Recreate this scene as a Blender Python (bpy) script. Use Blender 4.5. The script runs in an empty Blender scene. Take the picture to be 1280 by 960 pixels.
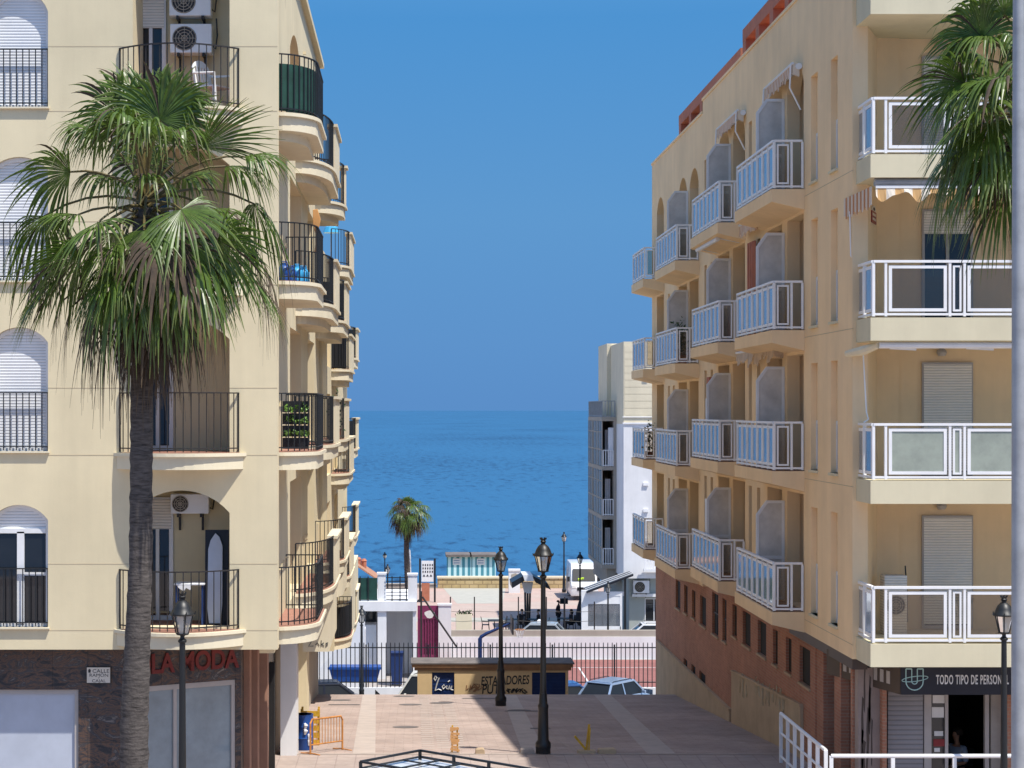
import bpy, bmesh, math, random
from mathutils import Vector, Matrix
from mathutils.geometry import tessellate_polygon
random.seed(7)
S = bpy.context.scene
COL = S.collection
F, CX, CY, CZ = 2400.0, 516.0, 513.0, 14.0
def U(px, Y): return (px-CX)*Y/F
def V(py, Y): return CZ-(py-CY)*Y/F
def H(h): return CZ-h

# ------------------------------------------------------------------ materials
def new_mat(name):
    m = bpy.data.materials.new(name); m.use_nodes = True
    nt = m.node_tree
    return m, nt, nt.nodes, nt.links, nt.nodes['Principled BSDF']
def vary(nt, base, amt=.12, scale=1.2, stretch=(1,1,1), detail=5, dark=None):
    N, L = nt.nodes, nt.links
    tc = N.new('ShaderNodeTexCoord'); mp = N.new('ShaderNodeMapping'); mp.inputs['Scale'].default_value = stretch
    L.new(tc.outputs['Object'], mp.inputs['Vector'])
    n = N.new('ShaderNodeTexNoise'); n.inputs['Scale'].default_value = scale; n.inputs['Detail'].default_value = detail; n.inputs['Roughness'].default_value = .65
    L.new(mp.outputs[0], n.inputs['Vector'])
    r = N.new('ShaderNodeValToRGB')
    d = dark or tuple(c*(1-amt*2) for c in base); li = tuple(min(1, c*(1+amt*.5)) for c in base)
    r.color_ramp.elements[0].position = .28; r.color_ramp.elements[0].color = (*d, 1)
    r.color_ramp.elements[1].position = .62; r.color_ramp.elements[1].color = (*li, 1)
    L.new(n.outputs['Fac'], r.inputs['Fac'])
    return r.outputs['Color'], tc
def bump(nt, b, tc, scale=60, strength=.15, dist=.01, stretch=(1,1,1)):
    N, L = nt.nodes, nt.links
    mp = N.new('ShaderNodeMapping'); mp.inputs['Scale'].default_value = stretch
    L.new(tc.outputs['Object'], mp.inputs['Vector'])
    n = N.new('ShaderNodeTexNoise'); n.inputs['Scale'].default_value = scale; n.inputs['Detail'].default_value = 4
    L.new(mp.outputs[0], n.inputs['Vector'])
    bp = N.new('ShaderNodeBump'); bp.inputs['Strength'].default_value = strength; bp.inputs['Distance'].default_value = dist
    L.new(n.outputs['Fac'], bp.inputs['Height']); L.new(bp.outputs[0], b.inputs['Normal'])
def M(name, base, rough=.7, amt=.1, scale=1.5, metal=0, bs=0, bst=.2, stretch=(1,1,1), spec=.4, coat=0):
    m, nt, N, L, b = new_mat(name)
    c, tc = vary(nt, base, amt, scale, stretch)
    L.new(c, b.inputs['Base Color'])
    b.inputs['Roughness'].default_value = rough; b.inputs['Metallic'].default_value = metal
    b.inputs['Specular IOR Level'].default_value = spec
    if coat: b.inputs['Coat Weight'].default_value = coat
    if bs: bump(nt, b, tc, bs, bst)
    return m
def stucco(name, base, amt=.05):
    m, nt, N, L, b = new_mat(name)
    c, tc = vary(nt, base, amt, .55)
    c2, _ = vary(nt, (1,1,1), .06, .8, (2.0,2.0,.16), 7)     # rain streaks down the render
    mx = N.new('ShaderNodeMix'); mx.data_type = 'RGBA'; mx.blend_type = 'MULTIPLY'; mx.inputs[0].default_value = .8
    L.new(c, mx.inputs[6]); L.new(c2, mx.inputs[7]); L.new(mx.outputs[2], b.inputs['Base Color'])
    b.inputs['Roughness'].default_value = .92; b.inputs['Specular IOR Level'].default_value = .15
    bump(nt, b, tc, 55, .14, .008)
    return m
def brick(name, c1, c2, mortar, w, h, ms=.012, wall=True, rough=.85, off=.5, amt=.15, rot=0):
    m, nt, N, L, b = new_mat(name)
    tc = N.new('ShaderNodeTexCoord'); sp = N.new('ShaderNodeSeparateXYZ'); L.new(tc.outputs['Object'], sp.inputs[0])
    cb = N.new('ShaderNodeCombineXYZ')
    if wall:
        ad = N.new('ShaderNodeMath'); L.new(sp.outputs[0], ad.inputs[0]); L.new(sp.outputs[1], ad.inputs[1])
        L.new(ad.outputs[0], cb.inputs[0]); L.new(sp.outputs[2], cb.inputs[1])
    else:
        L.new(sp.outputs[0], cb.inputs[0]); L.new(sp.outputs[1], cb.inputs[1])
    t = N.new('ShaderNodeTexBrick'); t.offset = off
    t.inputs['Scale'].default_value = 1; t.inputs['Brick Width'].default_value = w; t.inputs['Row Height'].default_value = h
    t.inputs['Mortar Size'].default_value = ms; t.inputs['Color1'].default_value = (*c1,1); t.inputs['Color2'].default_value = (*c2,1); t.inputs['Mortar'].default_value = (*mortar,1)
    L.new(cb.outputs[0], t.inputs['Vector'])
    c, _ = vary(nt, (1,1,1), amt, .6, detail=6)
    mx = N.new('ShaderNodeMix'); mx.data_type = 'RGBA'; mx.blend_type = 'MULTIPLY'; mx.inputs[0].default_value = .9
    c3_, _ = vary(nt, (1,1,1), .10, 4.5, detail=8); mx3 = N.new('ShaderNodeMix'); mx3.data_type = 'RGBA'; mx3.blend_type = 'MULTIPLY'; mx3.inputs[0].default_value = .8; L.new(mx.outputs[2], mx3.inputs[6]); L.new(c3_, mx3.inputs[7])
    L.new(t.outputs['Color'], mx.inputs[6]); L.new(c, mx.inputs[7]); L.new(mx3.outputs[2], b.inputs['Base Color'])
    bp = N.new('ShaderNodeBump'); bp.inputs['Strength'].default_value = .4; bp.inputs['Distance'].default_value = .01; bp.invert = True
    L.new(t.outputs['Fac'], bp.inputs['Height']); L.new(bp.outputs[0], b.inputs['Normal'])
    b.inputs['Roughness'].default_value = rough; b.inputs['Specular IOR Level'].default_value = .25
    return m
def slate(name):
    m, nt, N, L, b = new_mat(name)
    tc = N.new('ShaderNodeTexCoord'); mp = N.new('ShaderNodeMapping'); mp.inputs['Scale'].default_value = (1,1,2.2); L.new(tc.outputs['Object'], mp.inputs[0])
    n = N.new('ShaderNodeTexNoise'); n.inputs['Scale'].default_value = 1.9; n.inputs['Detail'].default_value = 11; n.inputs['Roughness'].default_value = .7; n.inputs['Distortion'].default_value = 2.2
    L.new(mp.outputs[0], n.inputs[0])
    r = N.new('ShaderNodeValToRGB'); e = r.color_ramp.elements
    e[0].position = .36; e[0].color = (.018,.019,.024,1); e[1].position = .66; e[1].color = (.24,.20,.17,1)
    for p, c in ((.44,(.04,.038,.042)),(.50,(.16,.085,.05)),(.54,(.07,.055,.05)),(.58,(.04,.042,.05))): x = e.new(p); x.color = (*c,1)
    L.new(n.outputs['Fac'], r.inputs[0])
    sp = N.new('ShaderNodeSeparateXYZ'); L.new(tc.outputs['Object'], sp.inputs[0]); cb = N.new('ShaderNodeCombineXYZ'); L.new(sp.outputs[0], cb.inputs[0]); L.new(sp.outputs[2], cb.inputs[1])
    t = N.new('ShaderNodeTexBrick'); t.offset = 0; t.inputs['Scale'].default_value = 1; t.inputs['Brick Width'].default_value = .6; t.inputs['Row Height'].default_value = .42; t.inputs['Mortar Size'].default_value = .008
    t.inputs['Color1'].default_value = (1,1,1,1); t.inputs['Color2'].default_value = (.72,.74,.8,1); t.inputs['Mortar'].default_value = (.6,.6,.6,1); L.new(cb.outputs[0], t.inputs[0])
    mx = N.new('ShaderNodeMix'); mx.data_type = 'RGBA'; mx.blend_type = 'MULTIPLY'; mx.inputs[0].default_value = 1
    L.new(r.outputs[0], mx.inputs[6]); L.new(t.outputs[0], mx.inputs[7]); L.new(mx.outputs[2], b.inputs['Base Color'])
    b.inputs['Roughness'].default_value = .55
    bp = N.new('ShaderNodeBump'); bp.inputs['Strength'].default_value = .4; bp.inputs['Distance'].default_value = .02; L.new(n.outputs['Fac'], bp.inputs['Height']); L.new(bp.outputs[0], b.inputs['Normal'])
    return m
def pane(name, tint=(.8,.85,.88), refl=.12, rough=.03, opaque=0, base=(.3,.33,.35)):
    m, nt, N, L, b = new_mat(name)
    out = N['Material Output']
    tr = N.new('ShaderNodeBsdfTransparent'); tr.inputs[0].default_value = (*tint,1)
    gl = N.new('ShaderNodeBsdfGlossy'); gl.inputs['Roughness'].default_value = rough; gl.inputs['Color'].default_value = (.95,.97,1,1)
    lw = N.new('ShaderNodeFresnel'); lw.inputs['IOR'].default_value = 1.5
    ad = N.new('ShaderNodeMath'); ad.inputs[1].default_value = refl-.04; ad.use_clamp = True; L.new(lw.outputs[0], ad.inputs[0])
    b.inputs['Base Color'].default_value = (*base,1); b.inputs['Roughness'].default_value = .5
    if opaque > .5: cv_, _t = vary(nt, base, .13, 2.2); L.new(cv_, b.inputs['Base Color'])
    m1 = N.new('ShaderNodeMixShader'); m1.inputs[0].default_value = opaque; L.new(tr.outputs[0], m1.inputs[1]); L.new(b.outputs[0], m1.inputs[2])
    m2 = N.new('ShaderNodeMixShader'); L.new(ad.outputs[0], m2.inputs[0]); L.new(m1.outputs[0], m2.inputs[1]); L.new(gl.outputs[0], m2.inputs[2])
    L.new(m2.outputs[0], out.inputs['Surface'])
    return m
def leafmat(name, base, tip, rough=.38, trans=.25):
    m, nt, N, L, b = new_mat(name)
    c, tc = vary(nt, base, .28, 7)
    at = N.new('ShaderNodeVertexColor'); at.layer_name = 'tip'
    mx = N.new('ShaderNodeMix'); mx.data_type = 'RGBA'; L.new(at.outputs['Color'], mx.inputs[0]); L.new(c, mx.inputs[6]); mx.inputs[7].default_value = (*tip,1)
    L.new(mx.outputs[2], b.inputs['Base Color']); b.inputs['Roughness'].default_value = rough; b.inputs['Specular IOR Level'].default_value = .7
    t = N.new('ShaderNodeBsdfTranslucent'); L.new(mx.outputs[2], t.inputs[0])
    s = N.new('ShaderNodeMixShader'); s.inputs[0].default_value = trans; L.new(b.outputs[0], s.inputs[1]); L.new(t.outputs[0], s.inputs[2]); L.new(s.outputs[0], N['Material Output'].inputs[0])
    return m
def rollmat(name, base, pitch=.05):
    m, nt, N, L, b = new_mat(name)
    tc = N.new('ShaderNodeTexCoord'); w = N.new('ShaderNodeTexWave'); w.bands_direction = 'Z'; w.inputs['Scale'].default_value = .314/pitch
    L.new(tc.outputs['Object'], w.inputs[0])
    c, _ = vary(nt, base, .05, 1.5); lo_ = N.new('ShaderNodeMapRange'); lo_.inputs[1].default_value = .0; lo_.inputs[2].default_value = .35; lo_.inputs[3].default_value = .62; lo_.inputs[4].default_value = 1; L.new(w.outputs['Fac'], lo_.inputs[0]); mm = N.new('ShaderNodeMix'); mm.data_type = 'RGBA'; mm.blend_type = 'MULTIPLY'; mm.inputs[0].default_value = 1; L.new(c, mm.inputs[6]); L.new(lo_.outputs[0], mm.inputs[7]); L.new(mm.outputs[2], b.inputs['Base Color'])
    bp = N.new('ShaderNodeBump'); bp.inputs['Strength'].default_value = 1; bp.inputs['Distance'].default_value = .004; L.new(w.outputs['Fac'], bp.inputs['Height']); L.new(bp.outputs[0], b.inputs['Normal'])
    b.inputs['Roughness'].default_value = .5
    return m
def stripes(name, c1, c2, freq, axis='X'):
    m, nt, N, L, b = new_mat(name)
    tc = N.new('ShaderNodeTexCoord'); sp = N.new('ShaderNodeSeparateXYZ'); L.new(tc.outputs['Object'], sp.inputs[0])
    a = N.new('ShaderNodeMath'); a.operation = 'MULTIPLY'; a.inputs[1].default_value = freq; L.new(sp.outputs[axis], a.inputs[0])
    f = N.new('ShaderNodeMath'); f.operation = 'FRACT'; L.new(a.outputs[0], f.inputs[0])
    g = N.new('ShaderNodeMath'); g.operation = 'GREATER_THAN'; g.inputs[1].default_value = .5; L.new(f.outputs[0], g.inputs[0])
    mx = N.new('ShaderNodeMix'); mx.data_type = 'RGBA'; L.new(g.outputs[0], mx.inputs[0]); mx.inputs[6].default_value = (*c1,1); mx.inputs[7].default_value = (*c2,1)
    L.new(mx.outputs[2], b.inputs['Base Color']); b.inputs['Roughness'].default_value = .8
    return m
K = {}
K['cream'] = stucco('cream_render', (.755,.655,.44))
K['cream_trim'] = stucco('pale_cream_trim', (.76,.68,.50))
K['ochre'] = stucco('shaded_ochre_render', (.91,.68,.415))  # warm bounce on the shaded walls is put into this colour
K['ochre_trim'] = stucco('lit_ochre_trim', (.70,.635,.45))  # paler copy of the same render, coloured for the sunlit fascia
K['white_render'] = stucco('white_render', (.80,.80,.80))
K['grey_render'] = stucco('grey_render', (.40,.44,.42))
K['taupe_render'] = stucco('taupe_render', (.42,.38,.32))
K['groove'] = M('render_joint', (.52,.43,.29), .9)
K['terracotta'] = M('terracotta_paint', (.46,.17,.10), .8, .1, 2)
K['tile'] = M('red_floor_tile', (.36,.18,.13), .6, .1, 4)
K['brick'] = brick('red_brick', (.46,.20,.125), (.52,.24,.15), (.46,.30,.215), .25, .065, .008)
K['plinth'] = M('sandy_stone_cladding', (.50,.37,.235), .8, .1, 1.3, bs=12, bst=.2)
K['slate'] = slate('brown_slate_tiles')
K['paving'] = brick('pink_paving', (.44,.34,.292), (.475,.375,.322), (.37,.29,.25), .42, .21, .008, wall=False, amt=.17)
K['pavement'] = brick('pale_pavement', (.41,.33,.29), (.44,.36,.315), (.35,.28,.25), .4, .4, .012, wall=False, off=0, amt=.1)
K['strip'] = M('pale_concrete_strip', (.455,.385,.335), .85, .08, 2.5, bs=30)
K['kerb'] = M('kerb_stone', (.38,.32,.275), .85, .1, 3, bs=20)
K['asphalt'] = M('asphalt', (.055,.055,.06), .9, .12, 2, bs=60)
K['concrete'] = M('concrete', (.40,.37,.33), .9, .12, 1.5, bs=30)
K['prom'] = brick('promenade_paving', (.50,.36,.31), (.47,.38,.33), (.45,.36,.31), 6, 2.6, .05, wall=False, off=.3, amt=.06)
K['prom_green'] = M('green_promenade_band', (.41,.40,.35), .85, .05)
K['road'] = M('pale_road', (.36,.33,.31), .9, .08, .6)
K['court'] = M('red_sports_court', (.27,.11,.095), .85, .1, 1)
K['line'] = M('white_line_paint', (.7,.7,.68), .7)
K['sand'] = M('beach_sand', (.42,.36,.27), .95, .08, .5)
K['yellow_stone'] = brick('yellow_stone', (.55,.41,.2), (.62,.48,.27), (.36,.26,.14), .7, .32, .04)
K['black_iron'] = M('black_iron', (.012,.014,.016), .45, .1, 3, spec=.5)
K['dark_iron'] = M('dark_brown_iron', (.03,.026,.024), .5, .1, 3)
K['steel'] = M('galvanised_steel', (.36,.37,.38), .5, .12, 3, metal=.15)
K['white_paint'] = M('white_painted_metal', (.86,.86,.86), .4, .04, 2)
K['white_pvc'] = M('white_plastic', (.78,.79,.80), .45, .05, 2)
K['lantern_glass'] = pane('lantern_glass', (.85,.85,.82), .1, .05, .35, (.75,.74,.68))
K['bulb'] = M('white_bulb', (.85,.85,.82), .3)
K['glass'] = pane('balcony_glass', (.80,.74,.66), .055, .04, .04, (.3,.3,.3))
K['side_glass'] = pane('sky_painted_glass', (.45,.5,.55), .16, .05, .62, (.40,.48,.58))  # sky reflection painted in as a blue-grey base
K['frosted'] = pane('frosted_glass', (.5,.58,.5), .06, .25, .8, (.42,.46,.37))
K['screen'] = pane('screen_glass', (.6,.62,.64), .05, .3, .85, (.74,.72,.68))
K['window'] = pane('window_glass', (.05,.055,.065), .045, .02, .55, (.02,.024,.03))
K['dark_pane'] = pane('dark_window_glass', (.03,.03,.035), .05, .03, .6, (.008,.008,.01))
K['taupe_glass'] = pane('taupe_reflection_glass', (.2,.2,.2), -.03, .05, .85, (.26,.245,.22))  # grey-beige reflection painted in as the base colour
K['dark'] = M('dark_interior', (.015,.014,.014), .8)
K['shutter'] = rollmat('white_roller_shutter', (.78,.79,.80))
K['shutter_cream'] = rollmat('cream_roller_shutter', (.82,.78,.71))
K['grey_shutter'] = rollmat('grey_metal_shutter', (.30,.29,.30), .09)
K['shop_glass'] = pane('blanked_shop_glass', (.3,.34,.36), .06, .02, .85, (.25,.33,.38))
K['blind_white'] = M('white_window_film', (.50,.54,.62), .35, .08, 1)
K['alu'] = M('aluminium_frame', (.46,.42,.39), .4, .05, 3)
K['red_letter'] = M('red_lettering', (.19,.028,.024), .6)
K['white_letter'] = M('white_lettering', (.78,.76,.72), .5)
K['black_letter'] = M('black_lettering', (.03,.03,.03), .6)
K['teal_letter'] = M('pale_teal_lettering', (.38,.58,.56), .5)
K['sign_black'] = M('navy_black_panel', (.012,.013,.022), .4)
K['sign_brown'] = M('brown_fascia', (.075,.055,.045), .5)
K['tile_white'] = M('white_glazed_tile', (.70,.66,.58), .3)
K['red_plate'] = M('red_plate', (.26,.02,.025), .4)
K['green_mesh'] = M('green_shade_mesh', (.012,.06,.045), .8, .2, 3)
K['black_panel'] = M('black_plastic', (.014,.015,.018), .5)
K['cloth_orange'] = M('orange_cloth', (.62,.33,.13), .9)
K['awning'] = stripes('striped_awning_cloth', (.72,.62,.50), (.55,.27,.13), 5.5, 'Y')
K['awning_front'] = stripes('orange_white_awning_cloth', (.70,.63,.53), (.60,.36,.15), 3.2, 'X')
K['awning_cream'] = M('cream_awning_cloth', (.58,.45,.33), .9, .15, 4)
K['blue_plastic'] = M('blue_plastic', (.015,.075,.30), .4)
K['sky_plastic'] = M('light_blue_plastic', (.05,.36,.66), .4)
K['blue_paint'] = M('blue_painted_metal', (.012,.035,.13), .45, .15, 4)
K['orange_paint'] = M('orange_painted_steel', (.55,.23,.06), .5, .2, 6)
K['yellow_paint'] = M('yellow_painted_steel', (.62,.36,.03), .5, .2, 6)
K['kiosk_wall'] = stucco('yellow_kiosk_render', (.80,.58,.31), .08)
K['kiosk_roof'] = M('brown_kiosk_cornice', (.40,.22,.11), .8, .15, 3)
K['flat_roof'] = M('dirty_flat_roof', (.16,.14,.13), .9, .2, 2)
K['plum'] = M('plum_painted_metal', (.22,.035,.10), .5, .1, 4)
K['plastic_sheet'] = pane('clear_plastic_sheet', (.6,.62,.66), .08, .1, .3, (.4,.42,.45))
K['hut'] = stripes('blue_white_striped_boards', (.55,.80,.84), (.07,.28,.36), 2.1, 'X')
K['solar'] = M('dark_shade_panel', (.016,.018,.024), .4)
K['bark'] = M('palm_bark', (.10,.086,.077), .95, .42, 7, bs=30, bst=1, stretch=(.8,.8,5))
K['frond'] = leafmat('palm_frond', (.115,.190,.028), (.26,.26,.08), trans=.38)
K['frond_dry'] = leafmat('dry_palm_frond', (.075,.048,.028), (.17,.115,.06), .85, .15)
K['petiole'] = M('palm_petiole', (.13,.10,.035), .5, .2, 5)
K['ivy'] = M('green_leaf', (.14,.26,.05), .5, .3, 9)
K['bush'] = M('dark_green_leaf', (.04,.09,.02), .6, .3, 5)
K['rubber'] = M('tyre_rubber', (.02,.02,.02), .8)
K['car_white'] = M('white_car_paint', (.78,.79,.80), .3, .02, 1, coat=.5)
K['car_silver'] = M('silver_car_paint', (.50,.54,.56), .3, .03, 1, metal=.3, coat=.5)
K['car_blue'] = M('pale_blue_car_paint', (.30,.40,.55), .3, .03, 1, metal=.3, coat=.5)
K['car_dark'] = M('midnight_blue_car_paint', (.015,.02,.035), .25, .03, 1, coat=.6)
K['car_royal'] = M('bright_blue_car_paint', (.03,.10,.28), .3, .03, 1, coat=.5)
K['car_cream'] = M('cream_car_paint', (.62,.60,.52), .35, .03, 1, coat=.4)
K['car_glass'] = pane('car_glass', (.03,.04,.05), -.03, .02, .85, (.010,.014,.018))
K['skin'] = M('skin', (.36,.20,.13), .6)
K['cloth_black'] = M('black_clothes', (.02,.02,.024), .9)
K['cloth_blue'] = M('light_blue_shirt', (.30,.38,.50), .9)
K['hi_vis'] = M('high_visibility_vest', (.55,.80,.05), .8)
K['hair'] = M('dark_hair', (.018,.013,.01), .8)
K['roof_tile'] = M('clay_roof_tile', (.42,.22,.14), .85, .2, 8)
K['fur'] = M('dusty_pink_brick', (.40,.22,.15), .9)

# ------------------------------------------------------------------ mesh builder
class MB:
    def __init__(s): s.v = []; s.f = []; s.m = []; s.tip = None
    def add(s, vs, fs, mi=0):
        o = len(s.v); s.v += [tuple(v) for v in vs]
        for f in fs: s.f.append([i+o for i in f]); s.m.append(mi)
    def box(s, x0, x1, y0, y1, z0, z1, mi=0):
        x0, x1 = min(x0,x1), max(x0,x1); y0, y1 = min(y0,y1), max(y0,y1); z0, z1 = min(z0,z1), max(z0,z1)
        s.add([(x0,y0,z0),(x1,y0,z0),(x1,y1,z0),(x0,y1,z0),(x0,y0,z1),(x1,y0,z1),(x1,y1,z1),(x0,y1,z1)],
              [(0,3,2,1),(4,5,6,7),(0,1,5,4),(1,2,6,5),(2,3,7,6),(3,0,4,7)], mi); return s
    def obox(s, c, ax, ay, az, mi=0):           # oriented box: centre and three half vectors
        c, ax, ay, az = map(Vector, (c, ax, ay, az)); vs = []
        for k in (-1,1):
            for i, j in ((-1,-1),(1,-1),(1,1),(-1,1)): vs.append(c+ax*i+ay*j+az*k)
        s.add(vs, [(0,3,2,1),(4,5,6,7),(0,1,5,4),(1,2,6,5),(2,3,7,6),(3,0,4,7)], mi); return s
    def bar(s, a, b, w, h=None, mi=0, up=(0,0,1)):
        a, b = Vector(a), Vector(b); d = b-a
        if d.length < 1e-6: return s
        u = Vector(up); 
        if abs(d.normalized().dot(u)) > .98: u = Vector((0,1,0))
        sx = d.cross(u).normalized()*(w/2); sz = sx.cross(d).normalized()*((h or w)/2)
        return s.obox((a+b)/2, d/2, sx, sz, mi)
    def tube(s, pts, r, n=6, mi=0, cap=True):
        pts = [Vector(p) for p in pts]; rs = r if isinstance(r, (list,tuple)) else [r]*len(pts)
        o = len(s.v); ref = None
        for i, p in enumerate(pts):
            d = (pts[min(i+1,len(pts)-1)]-pts[max(i-1,0)])
            d = d.normalized() if d.length > 1e-9 else Vector((0,0,1))
            if ref is None: ref = Vector((1,0,0)) if abs(d.x) < .9 else Vector((0,1,0))
            e1 = (ref-d*ref.dot(d)).normalized(); e2 = d.cross(e1); ref = e1
            for k in range(n):
                a = 2*math.pi*k/n; s.v.append(tuple(p+(e1*math.cos(a)+e2*math.sin(a))*rs[i]))
        for i in range(len(pts)-1):
            for k in range(n):
                k2 = (k+1)%n; s.f.append([o+i*n+k, o+i*n+k2, o+(i+1)*n+k2, o+(i+1)*n+k]); s.m.append(mi)
        if cap:
            s.f.append([o+k for k in range(n)][::-1]); s.m.append(mi)
            s.f.append([o+(len(pts)-1)*n+k for k in range(n)]); s.m.append(mi)
        return s
    def lathe(s, prof, c=(0,0,0), n=16, mi=0):
        s.tube([(c[0], c[1], c[2]+z) for r, z in prof], [max(r,.001) for r, z in prof], n, mi); return s
    def prism(s, poly, z0, z1, mi=0, fr=None):  # plan polygon between two heights, or any frame
        fr = fr or (lambda u, v, w: (u, v, w)); n = len(poly)
        tri = tessellate_polygon([[Vector((p[0],p[1],0)) for p in poly]])
        vs = [fr(p[0],p[1],z0) for p in poly]+[fr(p[0],p[1],z1) for p in poly]
        fs = [tuple(t) for t in tri]+[tuple(i+n for i in t) for t in tri]+[(i,(i+1)%n,(i+1)%n+n,i+n) for i in range(n)]
        s.add(vs, fs, mi); return s
    def wall(s, fr, outer, holes, depth, mi=0):
        loops = [outer]+holes; flat = [p for l in loops for p in l]; n = len(flat)
        tri = tessellate_polygon([[Vector((p[0],p[1],0)) for p in l] for l in loops])
        vs = [fr(p[0],p[1],0) for p in flat]+[fr(p[0],p[1],depth) for p in flat]
        fs = [tuple(t) for t in tri]+[tuple(i+n for i in t) for t in tri]; k = 0
        for l in loops:
            m = len(l); fs += [(k+i, k+(i+1)%m, k+(i+1)%m+n, k+i+n) for i in range(m)]; k += m
        s.add(vs, fs, mi); return s
    def build(s, name, mats, parent=None, smooth=False, local=False, bevel=0, tag=None):
        me = bpy.data.meshes.new(name); off = Vector((0,0,0))
        if parent is not None and not local:
            p = parent
            while p: off += p.location; p = p.parent
        me.from_pydata([tuple(Vector(v)-off) for v in s.v], [], s.f)
        if not isinstance(mats, (list,tuple)): mats = [mats]
        for m in mats: me.materials.append(K[m] if isinstance(m, str) else m)
        me.polygons.foreach_set('material_index', s.m)
        bm = bmesh.new(); bm.from_mesh(me)
        if s.tip is None: bmesh.ops.recalc_face_normals(bm, faces=bm.faces)
        if bevel:
            bmesh.ops.remove_doubles(bm, verts=bm.verts, dist=1e-5)
            ed = [e for e in bm.edges if len(e.link_faces) == 2 and e.calc_face_angle(0) > .5]
            bmesh.ops.bevel(bm, geom=ed, offset=bevel, segments=2, affect='EDGES', profile=.5)
        bm.to_mesh(me); bm.free()
        if s.tip is not None:
            ca = me.color_attributes.new('tip', 'FLOAT_COLOR', 'POINT')
            ca.data.foreach_set('color', [x for t in s.tip for x in (t,t,t,1)])
        if smooth:
            me.polygons.foreach_set('use_smooth', [True]*len(me.polygons))
            try: me.set_sharp_from_angle(angle=math.radians(40))
            except Exception: pass
        o = bpy.data.objects.new(name, me); COL.objects.link(o)
        if parent is not None: o.parent = parent
        if tag: settag(o, *tag)
        return o
def settag(o, label=None, cat=None, group=None, kind=None):
    if label: o['label'] = label
    if cat: o['category'] = cat
    if group: o['group'] = group
    if kind: o['kind'] = kind
    return o
def thing(name, loc, label, cat, group=None, rz=0):
    o = bpy.data.objects.new(name, None); COL.objects.link(o); o.location = loc; o.rotation_euler = (0,0,rz); o.empty_display_size = .2
    return settag(o, label, cat, group)
def copy_tree(o, parent=None):
    c = o.copy(); COL.objects.link(c); c.parent = parent
    for ch in list(o.children): copy_tree(ch, c)
    return c
def fy(Y): return lambda u, v, w: (u, Y+w, v)          # wall facing the camera
def fxl(X): return lambda u, v, w: (X+w, u, v)         # wall facing left (-X)
def fxr(X): return lambda u, v, w: (X-w, u, v)         # wall facing right (+X)
def rect(u0, u1, v0, v1): return [(u0,v0),(u1,v0),(u1,v1),(u0,v1)]
def arch(u0, u1, v0, vs, vt, n=12):
    pts = [(u0,v0),(u1,v0)]; c = (u0+u1)/2; hw = (u1-u0)/2; r = vt-vs
    R = (hw*hw+r*r)/(2*r); cz = vt-R; a = math.asin(min(1,hw/R))
    if r > hw: a = math.pi-a
    return pts+[(c+R*math.sin(t), cz+R*math.cos(t)) for t in [a-2*a*i/n for i in range(n+1)]]
FONT_CACHE = {}
def text_mb(body, size, origin, ux, uz, nrm, mi=0, sx=1.0, ext=.012, mb=None, align='LEFT', shear=0, space=1, bold=0):
    cu = bpy.data.curves.new('lettering', 'FONT'); cu.body = body; cu.size = size; cu.extrude = ext; cu.align_x = align; cu.shear = shear; cu.offset = bold; cu.space_character = space; cu.resolution_u = 4
    o = bpy.data.objects.new('lettering', cu); COL.objects.link(o)
    dg = bpy.context.evaluated_depsgraph_get(); me = bpy.data.meshes.new_from_object(o.evaluated_get(dg))
    mb = mb or MB(); og, ux, uz, nr = map(Vector, (origin, ux, uz, nrm))
    mb.add([og+ux*(v.co.x*sx)+uz*v.co.y+nr*(v.co.z+ext) for v in me.vertices], [tuple(p.vertices) for p in me.polygons], mi)
    bpy.data.objects.remove(o); bpy.data.curves.remove(cu); bpy.data.meshes.remove(me)
    return mb
def bars(mb, pts, z0, z1, sp, r=.009, mi=0, rail=.02, low=.06):
    """vertical bars along a plan polyline with a top and a bottom rail"""
    P = [Vector((p[0],p[1],0)) for p in pts]
    for a, b in zip(P, P[1:]):
        mb.bar(a+Vector((0,0,z1)), b+Vector((0,0,z1)), rail*1.6, rail, mi); mb.bar(a+Vector((0,0,z0+low)), b+Vector((0,0,z0+low)), rail, rail, mi)
    L = [0]
    for a, b in zip(P, P[1:]): L.append(L[-1]+(b-a).length)
    n = max(1, round(L[-1]/sp)); k = 0
    for i in range(n+1):
        d = L[-1]*i/n
        while k < len(P)-2 and L[k+1] < d: k += 1
        t = (d-L[k])/max(1e-9, L[k+1]-L[k]); p = P[k].lerp(P[k+1], t); w = r*1.7 if i in (0,n) else r
        mb.box(p.x-w, p.x+w, p.y-w, p.y+w, z0, z1-.008, mi)
    return mb
# ------------------------------------------------------------------ camera, sky, sun
cam = bpy.data.cameras.new('camera'); co = bpy.data.objects.new('camera', cam); COL.objects.link(co); S.camera = co
co.location = (0, 0, CZ); co.rotation_euler = (math.radians(90), 0, 0)
cam.sensor_width = 36; cam.lens = 36*F/1280; cam.shift_x = (640-CX)/1280; cam.shift_y = (CY-480)/1280; cam.clip_start = .5; cam.clip_end = 200000
TX, TY = .36, .33
w = bpy.data.worlds.new('World'); S.world = w; w.use_nodes = True; nt = w.node_tree; N, L = nt.nodes, nt.links
sky = N.new('ShaderNodeTexSky'); sky.sky_type = 'NISHITA'; sky.sun_disc = False
sky.sun_elevation = math.atan(1/math.hypot(TX, TY)); sky.sun_rotation = math.atan2(TX, -TY); sky.air_density = 1.0; sky.dust_density = .6; sky.ozone_density = 2.5
geo = N.new('ShaderNodeTexCoord'); sp = N.new('ShaderNodeSeparateXYZ'); L.new(geo.outputs['Generated'], sp.inputs[0])
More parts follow.
